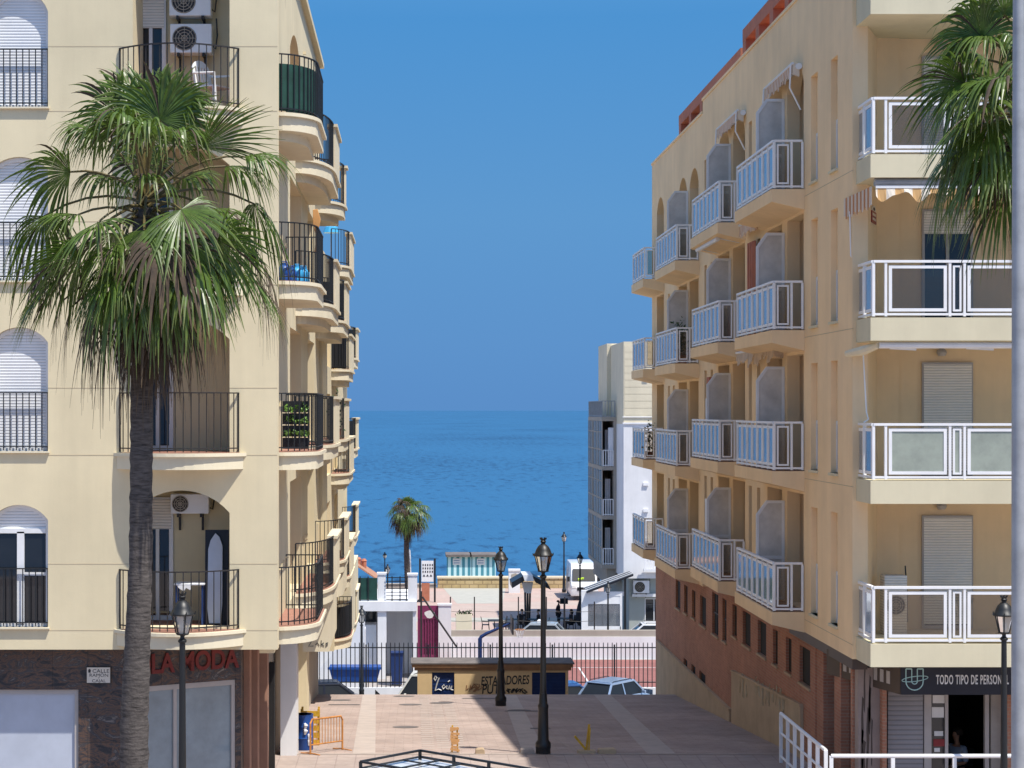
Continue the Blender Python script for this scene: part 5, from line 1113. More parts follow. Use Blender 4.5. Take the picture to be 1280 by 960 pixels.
# ------------------------------------------------------------------ air conditioners
def air_con(x, y, z, w, h, d, lab, fan=.32, body='white_pvc', loc_rz=0, stand=False):
    t = thing('air_conditioner', (x,y,z), lab, 'air conditioner', 'outdoor air conditioners')
    MB().box(-w/2,w/2,-d,0,0,h).build('casing', body, t, local=True, bevel=.015)
    q = MB(); hm = min(w,h); cx = -w/2+hm*.5; R = hm*.42
    q.tube([(cx,-d-.004,h/2),(cx,-d-.0,h/2)], R, 18); fo = q.build('fan_opening', 'dark_iron', t, local=True)
    q = MB()
    for k in range(1,5): r = R*k/4.2; q.tube([(cx+r*math.cos(a),-d-.012,h/2+r*math.sin(a)) for a in [2*math.pi*i/18 for i in range(19)]], .006, 4)
    for k in range(8): a = math.pi/4*k; q.bar((cx,-d-.01,h/2),(cx+R*math.cos(a),-d-.01,h/2+R*math.sin(a)),.008)
    q.build('grille', 'taupe_render', fo, local=True)
    if not stand:
        q = MB()
        for a in (-w*.3, w*.3): q.box(a-.02,a+.02,-d-.02,.0,-.06,-.002); q.box(a-.02,a+.02,-.03,0,-.3,-.06)
        q.build('bracket', 'dark_iron', t, local=True)
    q = MB(); q.tube([(w/2-.02,-d*.4,h*.3),(w/2+.05,-d*.4,h*.2),(w/2+.07,-.05,h*.7),(w/2+.05,-.0,h+.15)], .014, 5); q.build('pipe', 'black_iron', t, local=True)
Ya = YL+1.225
air_con(U(241,Ya),Ya,V(70,Ya),.72,.50,.30,'beige air conditioner on the top left balcony wall, the lower of two')
air_con(U(240,Ya),Ya,V(24,Ya),.72,.50,.30,'beige air conditioner on the top left balcony wall, the upper of two')
air_con(U(238,Ya)+.02,Ya,V(641,Ya),.66,.34,.30,'grey air conditioner high under the arch of the first floor loggia')
air_con(U(801,YB0+.55),YB0+.55,V(742,YB0),.95,.75,.35,'white air conditioner with a dark fan on the grey-green ground floor wall')
YA2 = YC+.6; air_con(U(1114,YA2),YA2,H(4.15)+.003,.42,1.1,.35,'tall pale air conditioner standing behind the lowest front glass parapet',body='shutter_cream',stand=True)
# ------------------------------------------------------------------ things on the left balconies
c = thing('plastic_chair', (U(266,YL+.45),YL+.5,H(-5.04)+.008), 'white plastic garden armchair on the top left balcony', 'chair', rz=math.radians(55))
q = MB(); q.box(-.22,.22,-.22,.22,.41,.44); q.build('seat', 'white_pvc', c, local=True, bevel=.01)
q = MB(); q.wall(lambda uu,vv,ww: (uu,.2+ww+(vv-.44)*.2,vv), arch(-.22,.22,.44,.78,.92), [rect(-.16+k*.08,-.12+k*.08,.5,.8) for k in range(4)], .02); q.build('backrest', 'white_pvc', c, local=True)
for a in (-.2,.2):
    for b_ in (-.2,.2): q = MB(); q.bar((a,b_,.41),(a*1.2,b_*1.25,0),.045); q.build('leg', 'white_pvc', c, local=True)
    q = MB(); q.tube([(a*1.1,-.23,.3),(a*1.15,-.22,.64),(a*1.2,.1,.66),(a*1.05,.26,.68)], .022, 6); q.build('armrest', 'white_pvc', c, local=True)
t = thing('folding_table', (U(238,YL+.5),YL+.5,H(3.66)+.008), 'small table with a white cover on the first floor loggia', 'table'); MB().box(-.26,.26,-.2,.2,.70,.73).build('top', 'white_pvc', t, local=True, bevel=.008)
for a in (-.22,.22):
    for b_ in (-.16,.16): MB().box(a-.015,a+.015,b_-.015,b_+.015,0,.7).build('leg', 'blue_paint', t, local=True)
q = MB(); q.prism([(-.2,.70),(.05,.70),(.02,.62),(-.05,.66),(-.09,.6),(-.18,.66)], -.206, -.2, fr=lambda a,b_,w_: (a,w_,b_)); q.build('cloth', 'white_pvc', t, local=True)
t = thing('paddle_board', (U(270,YL+.35),YL+.4,H(3.66)+.01), 'pale blue board leaning in a tall dark cover in the first floor loggia', 'board'); z0 = 0
q = MB(); q.prism([(-.2,0),(.2,0),(.2,1.62),(-.2,1.62)], 0, .05, fr=lambda a,b_,w_: (a,w_+.04+b_*.05,b_)); q.build('dark_cover', 'sign_black', t, local=True)
q = MB(); q.prism([(-.12,.05),(.08,.05),(.1,.4),(.1,1.35),(.05,1.5),(-.02,1.57),(-.1,1.45),(-.14,1.3),(-.15,.3)], -.03, .03, fr=lambda a,b_,w_: (a,w_+.0+b_*.045,b_)); q.build('board', 'blind_white', t, local=True)
for k, (px, mt, s, dy, lab) in enumerate(((355,'blue_plastic',1,.35,'deep blue water drum at the wall end of the second floor corner balcony'),(363,'blue_plastic',.82,.5,'shorter deep blue water drum between two others on the corner balcony'),(371,'sky_plastic',.95,.75,'light blue water drum in the middle of the corner balcony'),(379,'sky_plastic',.9,.9,'light blue water drum at the outer end of the corner balcony'))):
    Y = 32.75+dy; d = thing('water_drum', (U(px,Y),Y,H(-2.19)+.008), lab, 'water drum', 'blue water drums'); MB().lathe([(.10,0),(.115,.03),(.115,.1),(.107,.12),(.115,.14),(.115,.24*s),(.08,.29*s),(.04,.31*s)], n=14).build('body', mt, d, smooth=True, local=True); q = MB(); q.lathe([(.042,.311*s),(.042,.35*s),(.02,.352*s)], n=10); q.tube([(-.06,0,.3*s),(-.05,0,.37*s),(.05,0,.37*s),(.06,0,.3*s)], .01, 5); q.build('cap', mt, d, local=True)
vp = thing('vertical_planter', (U(372,33.2),33.2,H(.71)), 'black panel planter with rows of leafy plants on the corner balcony', 'planter'); Yv = 32.95
q = MB(); 
for r_ in range(4): q.box(U(353,Yv), U(392,Yv)-.1, Yv, Yv+.12, H(.71)+.05+r_*.21, H(.71)+.24+r_*.21)
q.build('planter_boxes', 'black_panel', vp); random.seed(31)
for r_ in range(3):
    z = H(.71)+.33+r_*.21; leaves(MB(), [(U(358+k*3.2,Yv),Yv-.04,z+random.uniform(-.03,.03)) for k in range(9)], 46, .05, .025).build('leaf_row', 'ivy', vp)
def pot_plant(x, y, z, lab, n=120, hgt=.45):
    p = thing('pot_plant', (x,y,z), lab, 'plant', 'balcony plants'); MB().lathe([(.09,0),(.13,.22),(.14,.24),(.11,.24)], n=12).build('pot', 'terracotta', p, local=True); random.seed(n)
    q = MB(); q.tube([(0,0,.2),(.02,0,.4),(0,.02,.24+hgt*.8)], .012, 4); q.build('stem', 'petiole', p, local=True); leaves(MB(), [(0,0,.3+hgt*k/6) for k in range(7)], n, .06, .08).build('foliage', 'bush', p, local=True)
pot_plant(-1.9, 47.5, H(.71)+.008, 'green pot plant showing over a left street balcony parapet', 140, .7)
pot_plant(7.62, BAYS[2]+.9, rlev(1,60)+.01, 'bushy dark plant above the third glazed balcony, second row from top', 130, .9)
pot_plant(7.66, BAYS[2]+.25, rlev(1,60)+.01, 'small dark plant at the near end of the third glazed balcony', 121, .75)
pot_plant(7.62, BAYS[3]+.3, rlev(2,60)+.01, 'slim plant at the farthest glazed balcony in the third row', 122, .8)
q = MB(); Yo = 44.2; random.seed(6)
P = [(U(391,Yo),V(262,Yo)),(U(397,Yo),V(261,Yo)),(U(401,Yo),V(275,Yo)),(U(398,Yo),V(288,Yo)),(U(402,Yo),V(300,Yo)),(U(398,Yo),V(318,Yo)),(U(393,Yo),V(316,Yo)),(U(395,Yo),V(295,Yo)),(U(391,Yo),V(280,Yo))]
q.prism(P, 0, .05, fr=fy(Yo)); settag(q.build('hanging_cloth', 'cloth_orange', None, bevel=.01), 'orange cloth hanging below a left street balcony', 'cloth')
sb = thing('sun_umbrella', (U(414,55.5),55.5,H(-4.04)), 'light blue sun umbrella on the left roof terrace', 'umbrella'); MB().tube([(U(414,55.5),55.5,H(-4.04)),(U(414,55.5),55.5,V(276,55.5))], .02, 6).build('pole', 'steel', sb); MB().lathe([(.24,0),(.18,.16),(.02,.27)], (U(414,55.5),55.5,V(291,55.5)), 10).build('canopy', 'sky_plastic', sb)
# ------------------------------------------------------------------ awnings on the right block
def street_awning(y0, y1, hi, lo, xo, lab, cloth='awning', arms=True, ragged=.05):
    t = thing('awning', (XR,(y0+y1)/2,hi), lab, 'awning', 'awnings on the ochre block'); n = 12
    MB().tube([(XR-.075,y0,hi),(XR-.075,y1,hi)], .07, 8).build('roller', 'white_pvc', t)
    q = MB(); q.prism([(XR-.05,hi+.05),(xo,lo+.02),(xo,lo-.01),(XR-.05,hi+.02)], y0+.04, y1-.04, fr=lambda a,b_,w_: (a,w_,b_)); q.build('cloth', cloth, t)
    q = MB(); random.seed(int(y0*10))
    for k in range(n*2):
        a, c_ = y0+.04+(y1-y0-.08)*k/(n*2), y0+.04+(y1-y0-.08)*(k+1)/(n*2); dz = .24+random.uniform(-ragged,ragged)+(.05 if k%2 else 0); q.add([(xo,a,lo),(xo,c_,lo),(xo-.02,c_,lo-dz),(xo-.02,a,lo-dz),(xo+.006,a,lo),(xo+.006,c_,lo),(xo-.014,c_,lo-dz),(xo-.014,a,lo-dz)], [(0,1,2,3),(7,6,5,4),(0,3,7,4),(1,5,6,2),(3,2,6,7)])
    for k in range(5): x = xo+(XR-.06-xo)*k/5; x2 = xo+(XR-.06-xo)*(k+1)/5; zz = lo+(hi-lo)*k/5; z2 = lo+(hi-lo)*(k+1)/5; q.prism([(x,zz),(x2,z2),(x2,z2-.2),(x,zz-.24)], y0+.03, y0+.036, fr=lambda a,b_,w_: (a,w_,b_))
    q.build('valance', cloth, t); MB().tube([(xo,y0,lo),(xo,y1,lo)], .03, 6).build('front_bar', 'white_pvc', t)
    if arms:
        for y in (y0+.06, y1-.06): q = MB(); q.tube([(xo-.03,y,lo-.02),(xo-.05,y+.02,lo-.5),(XR-.02,y+.03,lo-.95)], .018, 6); q.build('arm', 'white_paint', t)
street_awning(39.7, 42.9, H(-7.12), H(-7.18), 7.86, 'striped awning over the nearest top balcony of the ochre block, with long arms')
street_awning(46.4, 49.6, H(-7.2), H(-7.26), 7.86, 'striped awning over the second top balcony of the ochre block')
street_awning(43.6, 46.2, H(-4.4), H(-4.44), 7.86, 'ragged striped awning tucked under the nearest top balcony', arms=False)
street_awning(41.4, 46.3, H(-1.35), H(-1.38), 7.80, 'gathered cream awning under the balcony of the third row', cloth='awning_cream', arms=False, ragged=.1)
t = thing('awning', (7.7,49,H(-4.2)), 'folded white awning bar under the second top balcony', 'awning', 'awnings on the ochre block'); MB().tube([(7.5,47.2,H(-4.22)),(7.5,50.6,H(-4.22))], .06, 8).build('roller', 'white_pvc', t); q = MB(); q.bar((7.5,47.3,H(-4.25)),(8.05,47.3,H(-4.15)),.05); q.bar((7.5,50.5,H(-4.25)),(8.05,50.5,H(-4.15)),.05); q.build('arm', 'white_paint', t)
q = MB(); random.seed(3)
for k in range(7): q.box(XR-.12-.02*(k%2), XR-.1-.02*(k%2)+.015, 44.62+k*.14, 44.77+k*.14, rlev(1,40)+.1, rlev(1,40)+2.3)
settag(q.build('sun_curtain', 'terracotta', None), 'terracotta curtain hanging beside the nearest second-row street balcony', 'curtain')
for i, k, y, lab in ((1,2,49.6,'white cabinet with a red box on top, on the second bay third row balcony'),(1,3,49.7,'white cabinet on the lowest balcony of the second bay')):
    c_ = thing('balcony_cabinet', (7.9,y,rlev(k,y)+.01), lab, 'cabinet', 'balcony cabinets'); MB().box(-.3,.3,-.25,.25,0,1.55 if k == 2 else 1.85).build('body', 'white_pvc', c_, local=True); MB().box(-.005,.005,-.262,-.252,.1,1.5).build('door_gap', 'taupe_render', c_, local=True)
    if k == 2: MB().box(-.28,.28,-.2,.2,1.552,2.1).build('red_box', 'terracotta', c_, local=True)
Yw = 34.25; t = thing('awning', (U(1150,Yw),Yw,V(225,Yw)), 'orange and white scalloped awning rolled under the upper front balcony', 'awning', 'awnings on the ochre block')
x0, x1 = U(1093,Yw), U(1400,Yw); MB().tube([(x0,Yw,V(228,Yw)),(x1,Yw,V(228,Yw))], .075, 10).build('roller', 'steel', t); MB().box(x0,x1,Yw-.1,Yw-.085,V(236,Yw),V(232.5,Yw)).build('front_bar', 'white_pvc', t)
q = MB(); n = 90
for k in range(n):
    a, c_ = x0+(x1-x0)*k/n, x0+(x1-x0)*(k+1)/n; f_ = lambda i: V(237,Yw)-.13-.08*math.sin(i/n*(x1-x0)*3.2*math.pi)-.03*math.sin(i*.9)
    q.add([(a,Yw-.09,V(236,Yw)-.001),(c_,Yw-.09,V(236,Yw)-.001),(c_,Yw-.11+.015*math.sin(k),f_(k+1)),(a,Yw-.11+.015*math.sin(k-1),f_(k))], [(0,1,2,3)]); 
q.build('valance', 'awning_front', t); q = MB()
for k in range(16): y = YF+.15+k*.085; q.prism([(x0-.02-.0*k, V(238,Yw)-.0),(x0-.02, V(238,Yw)-.30-.04*(k%2))], 0,0) if False else q.box(x0-.06-.012*k,x0-.045-.012*k,y,y+.085,V(233+k*.35,Yw)-.33-.03*(k%3),V(233+k*.35,Yw))
q.build('side_valance', 'awning', t); q = MB(); q.tube([(x0-.2,YF+1.2,V(262,35)),(x0-.18,YF+1.2,V(318,35)),(x0-.15,YF+1.15,V(322,35))], .014, 5); q.build('crank', 'white_paint', t)
t = thing('awning', (U(1150,Yw),Yw,V(432,Yw)), 'closed white awning cassette under the middle front balcony', 'awning', 'awnings on the ochre block'); MB().tube([(x0+.08,Yw,V(431.5,Yw)),(x1,Yw,V(431.5,Yw))], .06, 10).build('roller', 'white_pvc', t); q = MB(); q.bar((U(1114,Yw),Yw+.1,V(435,Yw)),(U(1147,Yw),Yw+.1,V(436.5,Yw)),.04); q.bar((U(1210,Yw),Yw+.1,V(435,Yw)),(U(1244,Yw),Yw+.1,V(436.5,Yw)),.04); q.build('arm', 'white_paint', t)
q = MB(); q.tube([(x0+.08,Yw,V(431.5,Yw)),(x0-.08,Yw+.5,V(437,Yw)),(x0-.26,Yw+1.0,V(440,Yw))], [.06,.09,.06], 8); q.build('folded_end', 'cream_trim', t); q = MB(); q.tube([(U(1079,35),35,V(442,35)),(U(1083,35),35,V(515,35)),(U(1084,35),34.9,V(524,35)),(U(1078,35),34.9,V(528,35))], .014, 5); q.build('crank', 'white_paint', t)
# ------------------------------------------------------------------ small signs
Ysn = 32.5; sn = thing('street_sign', (U(123.5,Ysn),Ysn,V(853,Ysn)), 'white tiled street name plate reading CALLE RAMÓN Y CAJAL on brown slate', 'sign'); X_ = lambda p: U(p,Ysn); Z_ = lambda p: V(p,Ysn)
MB().box(X_(108),X_(139),Ysn-.025,Ysn-.001,Z_(854),Z_(833)).build('border', 'dark_iron', sn); MB().box(X_(109),X_(138),Ysn-.035,Ysn-.026,Z_(853.2),Z_(834)).build('tile_plate', 'tile_white', sn)
q = MB()
for body, px, py, sz, al in (('CALLE',126.5,840.6,.088,'CENTER'),('RAMÓN',124,845.6,.078,'CENTER'),('Y',124,848.3,.04,'CENTER'),('CAJAL',124,852.5,.074,'CENTER')): text_mb(body, sz, (X_(px),Ysn-.0352,Z_(py)), (1,0,0),(0,0,1),(0,-1,0), sx=1.15, ext=.001, mb=q, align=al)
q.prism([(X_(111),Z_(840.5)),(X_(113.5),Z_(840.5)),(X_(114),Z_(837)),(X_(112.3),Z_(835.6)),(X_(110.6),Z_(837))], -.038, -.0351, fr=fy(Ysn)); q.build('lettering', 'black_letter', sn)
ca, cb = Vector((xa+.285,YC,0)), Vector((xb,YB,0)); cd = (cb-ca).normalized(); cn_ = Vector((cd.y,-cd.x,0)); cn_ = cn_ if cn_.y < 0 else -cn_
fc = lambda a, b_, w_: tuple(ca+cd*a-cn_*w_+Vector((0,0,b_)))
al = thing('alarm_sign', tuple(ca+cd*.7+cn_*.03+Vector((0,0,V(280,36)))), 'small red alarm plate with a white domed top beside the upper front terrace', 'sign'); zz = V(279,35.8); mid = .68
q = MB(); q.prism(rect(mid-.3,mid+.3,zz,zz+.22), -.02, -.002, fr=fc); pl_ = q.build('plate', 'red_plate', al); q = MB()
for r_ in range(2):
    for k in range(3): q.prism(rect(mid-.22+k*.15,mid-.1+k*.15,zz+.05+r_*.085,zz+.095+r_*.085), -.025, -.0205, fr=fc)
q.build('lettering', 'tile_white', pl_); q = MB(); q.prism([(mid-.3,zz+.223)]+[(mid+.3*math.cos(t_),zz+.223+.10*math.sin(t_)) for t_ in [math.pi*i/10 for i in range(11)]], -.02, -.002, fr=fc); dm = q.build('dome', 'tile_white', al); q = MB(); q.prism([(mid+.11*math.cos(t_),zz+.265+.03*math.sin(t_)) for t_ in [2*math.pi*i/10 for i in range(10)]], -.024, -.0205, fr=fc); q.build('emblem', 'black_letter', dm)

# ------------------------------------------------------------------ people
def skin_mesh(name, verts, edges, mats, parent, root=0, sub=2):
    me = bpy.data.meshes.new(name); me.from_pydata([v[:3] for v in verts], edges, []); o = bpy.data.objects.new(name, me); COL.objects.link(o)
    if parent: o.parent = parent
    sk = o.modifiers.new('skin', 'SKIN'); sk.use_smooth_shade = True
    if not me.skin_vertices: me.attributes  # layer is made by the modifier
    for i, v_ in enumerate(verts): d = me.skin_vertices[0].data[i]; d.radius = (v_[3], v_[3]*(v_[4] if len(v_) > 4 else 1)); d.use_root = (i == root)
    ss = o.modifiers.new('subsurf', 'SUBSURF'); ss.levels = sub; ss.render_levels = sub
    me.materials.append(K[mats]); return o
def person(loc, rz, pose, shirt, legs, label, hair_long=False, hip=False, group=None):
    t = thing('person', loc, label, 'person', group, rz); sit = pose == 'sit'; hz = .50 if sit else .93; V_ = []; E = []
    def a(p, r, parent=None, fl=1): V_.append((*p, r, fl)); i = len(V_)-1; (E.append((parent,i)) if parent is not None else None); return i
    ly = .10 if sit else 0                                       # figures face -y
    pel = a((0,ly,hz),.13); bel = a((0,ly,hz+.18),.115,pel); che = a((0,ly+.01,hz+.38),.135,bel); nb = a((0,ly,hz+.52),.055,che); nk = a((0,ly-.015,hz+.59),.048,nb); ch = a((0,ly-.03,hz+.64),.06,nk); hd = a((0,ly-.02,hz+.73),.085,ch); tp = a((0,ly-.01,hz+.80),.062,hd)
    a((0,ly-.115,hz+.70),.014,hd)                                 # nose
    sh_i, lg_i = [pel,bel,che], [pel]
    for s in (-1,1):
        so_ = a((s*.17,ly,hz+.47),.058,che); el = a((s*(.36 if hip and s < 0 else .23),ly+(.05 if hip else -.02),hz+.20),.042,so_)
        wp = (s*.16,ly-.02,hz+.08) if hip and s < 0 else ((s*.15,ly-.27,hz+.20) if sit else (s*.25,ly-.1,hz-.02))
        wr = a(wp,.028,el); pm = a((wp[0]-s*.01,wp[1]-.05,wp[2]-.03),.032,wr)
        for f_ in range(4): a((wp[0]+s*(f_-1.5)*.02,wp[1]-.11-.01*(f_ in (1,2)),wp[2]-.06),.010,pm)
        a((wp[0]-s*.045,wp[1]-.07,wp[2]-.03),.011,pm); sh_i += [so_, el]
        hp = a((s*.09,ly,hz-.04),.095,pel); kn = a((s*.13,ly-.42,hz+.0),.068,hp) if sit else a((s*.10,-.02,hz-.44),.065,hp); an = a((s*.13,ly-.44,.09),.042,kn) if sit else a((s*.11,.02,.09),.042,kn); a((s*.14,(ly-.60 if sit else -.15),.04),.035,an); lg_i += [hp, kn, an]
    skin_mesh('body', V_, E, 'skin', t, 0, 1)
    def part(name, idx, grow, mat_):
        mp = {v_: k for k, v_ in enumerate(idx)}; vs = [(V_[i][0],V_[i][1],V_[i][2],V_[i][3]+grow) for i in idx]; skin_mesh(name, vs, [(mp[p],mp[q_]) for p, q_ in E if p in mp and q_ in mp], mat_, t, 0, 1)
    part('shirt', sh_i, .016, shirt); part('trousers', lg_i, .015, legs)
    q = MB(); q.lathe([(.03,-.10 if hair_long else -.01),(.10,.0),(.105,.05),(.08,.11),(.02,.13)], (0,ly+.02,hz+.71), 12); 
    if hair_long: q.lathe([(.06,-.22),(.10,-.12),(.10,.0)], (0,ly+.055,hz+.71), 10)
    q.build('hair', 'hair', t, smooth=True, local=True); return t
GP = 'people on the cafe terrace'
person((U(653.5,122.6),122.6,.0), 2.6, 'sit', 'cloth_black', 'cloth_black', 'person in dark clothes seated just behind the canopy posts', group=GP)
person((U(671,122.3),122.3,.0), -1.9, 'sit', 'cloth_black', 'car_dark', 'person in a dark top seated between the canopy and the tall lantern', group=GP)
person((U(698,123.8),123.8,.0), 1.2, 'stand', 'cloth_black', 'cloth_black', 'person in dark clothes standing with one hand on the hip', hip=True, group=GP)
person((U(712,122.4),122.4,.0), -1.3, 'sit', 'cloth_black', 'cloth_black', 'person with long dark hair seated facing the standing person', hair_long=True, group=GP)
for px, Y, rz_, lab in ((653.5,122.6,2.6,'dark armchair under the person behind the canopy posts'),(671,122.3,-1.9,'dark armchair under the person right of the canopy'),(712,122.4,-1.3,'dark armchair under the long-haired person')):
    o = copy_tree(c0); o.location = (U(px,Y)-.1*math.sin(rz_),Y+.1*math.cos(rz_),0); o.rotation_euler.z = rz_; o['label'] = lab
person((U(1192,36.9),36.9,6.55), -1.0, 'sit', 'cloth_blue', 'cloth_black', 'person in a light blue shirt seated inside the dark shop doorway')
st_ = copy_tree(c0); st_.location = (U(1192,36.9)+.05,36.97,6.55); st_.rotation_euler.z = -1.0; st_['label'] = 'dark armchair inside the shop doorway'; del st_['group']

# ------------------------------------------------------------------ palms
def fan_leaf(mb, base, hub, ax, L_=.95, droop=1.0, spread=2.0, seg=34, side=None, mi=0, tipamt=1, split=.58):
    """costapalmate fan: pleated strips from the hub, joined over their inner half, tips free and hanging"""
    hub, ax = Vector(hub), Vector(ax).normalized(); sd = Vector(side).normalized() if side else ax.cross(Vector((0,0,1)))
    sd = (sd-ax*sd.dot(ax)).normalized(); nm = sd.cross(ax).normalized()
    if nm.z < 0: nm = -nm
    T = (0,.12,.3,.48,.62,.76,.88,1.0); dth = spread*2/seg
    for i in range(seg):
        th = -spread+dth*(i+.5); f = abs(th)/spread; ln = L_*(1-.30*f**2)*random.uniform(.9,1.05); d = ax*math.cos(th)+sd*math.sin(th)
        d = (d-nm*.12*f+nm*random.uniform(-.04,.04)).normalized(); cr = nm.cross(d).normalized(); kd = random.uniform(.65,1.5)*droop; sw = random.uniform(-.12,.12); ln *= random.uniform(.88,1.06)
        o = len(mb.v); sm = 2 if mi == 0 and tipamt <= 1 and seg > 20 and random.random() < .05 else mi
        for j, t in enumerate(T):
            r = ln*t; p = hub+d*r; e = max(0, t-.34); fall = kd*(e**1.7)*1.15*ln; pull = min(.5, kd*e*.32)
            p = p-d*(pull*e*ln)+Vector((sw*e,sw*e*.6,-fall)); wd = r*math.tan(dth/2) if t < split else (ln*split*math.tan(dth/2))*max(0,(1-t)/(1-split))**.8
            wd = max(wd,.0025); up = nm*(wd*.45)
            for q, k in ((p-cr*wd,0),(p+up,1),(p+cr*wd,0)): mb.v.append(tuple(q)); mb.tip.append(max(0,(t-.72)/.28)*tipamt*random.uniform(.3,1))
        for j in range(len(T)-1):
            a = o+j*3; mb.f += [[a,a+1,a+4,a+3],[a+1,a+2,a+5,a+4]]; mb.m += [sm,sm]
def petiole(mb, base, hub, mi, bow=.25, r=.018):
    base, hub = Vector(base), Vector(hub); d = hub-base; up = Vector((0,0,1))*bow*d.length
    pts = [base.lerp(hub,t)+up*4*t*(1-t)*.5 for t in (0,.2,.4,.6,.8,1)]; o = len(mb.v); mb.tube(pts, [r*1.6,r*1.3,r*1.1,r,r,r*.8], 5, mi); mb.tip += [0]*(len(mb.v)-o)
    return (pts[-1]-pts[-2]).normalized()
def palm(loc, trunk_pts, trunk_r, centre, leaves_, n_fill, label, seed, scale=1.0, skirt=60, dry=.0, elr=(1.25,-.85), dmul=1.0, dead=()):
    random.seed(seed); t = thing('palm_tree', loc, label, 'palm tree'); C_ = Vector(centre)
    q = MB(); P = [Vector(p) for p in trunk_pts]; N_ = 90; pts, rs = [], []
    for i in range(N_+1):
        s = i/N_*(len(P)-1); k = min(int(s), len(P)-2); f = s-k; pts.append(P[k].lerp(P[k+1], f*f*(3-2*f) if False else f)); r0 = trunk_r[k]+(trunk_r[k+1]-trunk_r[k])*f; rs.append(r0*(1+.045*math.sin(i*2.4)+random.uniform(-.03,.03)))
    q.tube(pts, rs, 18); q.build('trunk', 'bark', t, smooth=True)
    mb = MB(); mb.tip = []
    for hub, ax, L_, dr, spd, *sd_ in leaves_:
        b = C_+Vector((random.uniform(-.12,.12),random.uniform(-.12,.12),random.uniform(-.15,.2)))*scale; petiole(mb, b, hub, 1, .25); fan_leaf(mb, b, hub, ax, L_*scale, dr*.78, spd, 40, side=sd_[0] if sd_ else None)
    for k in range(n_fill):
        az = 2.39996*k+random.uniform(-.3,.3); el = elr[0]+(elr[1]-elr[0])*(k/n_fill)+random.uniform(-.12,.12); R = (.85+.35*math.cos(el))*random.uniform(.8,1.1)*scale
        dirv = Vector((math.cos(az)*math.cos(el), math.sin(az)*math.cos(el), math.sin(el))); hub = C_+dirv*R+Vector((0,0,-.12*scale)); b = C_+Vector((0,0,-.5*scale*k/n_fill))+dirv*.12*scale
        tg = petiole(mb, b, hub, 1, .22, .017*scale); ax = (tg+Vector((0,0,-.35-.5*(k/n_fill)))).normalized(); ax = (ax+Vector([random.uniform(-.2,.2) for _ in range(3)])).normalized()
        isdry = random.random() < dry*(k/n_fill)**1.5
        fan_leaf(mb, b, hub, ax, random.uniform(.85,1.05)*scale, (random.uniform(.7,1.3)+.4*(k/n_fill))*dmul, random.uniform(1.5,2.1), 32, mi=2 if isdry else 0, tipamt=.5+.5*(k/n_fill))
    for hub, L_ in dead: b = Vector((C_.x+(hub.x-C_.x)*.2, C_.y+(hub.y-C_.y)*.2, hub.z+.45)); petiole(mb, b, hub, 2, .2, .014); fan_leaf(mb, b, hub, Vector(((hub.x-C_.x)*.25,(hub.y-C_.y)*.25,-1)), L_, 1.3, random.uniform(.5,.95), 14, mi=2, tipamt=.9, split=.35)
    cr = mb.build('crown', ['frond','petiole','frond_dry'], t)
    mb = MB(); mb.tip = []                                         # brown skirt of dead fronds against the trunk
    for k in range(skirt):
        az = random.uniform(0,2*math.pi); zz = random.uniform(.7,1.75)*scale; R = random.uniform(.10,.62)*scale*(1.3-.5*zz/scale); hub = C_+Vector((math.cos(az)*R, math.sin(az)*R, -zz)); b = C_+Vector((0,0,-zz+.35*scale)); petiole(mb, b, hub, 0, .3, .014*scale)
        fan_leaf(mb, b, hub, Vector((math.cos(az)*.28, math.sin(az)*.28, -1)), random.uniform(.5,.85)*scale, 1.6, random.uniform(.35,.7), 9, tipamt=.9, split=.3)
    mb.build('dead_skirt', 'frond_dry', t); return t
YPm = 27.0; c = lambda px, py, dy=0: Vector((U(px,YPm+dy), YPm+dy, V(py,YPm+dy)))
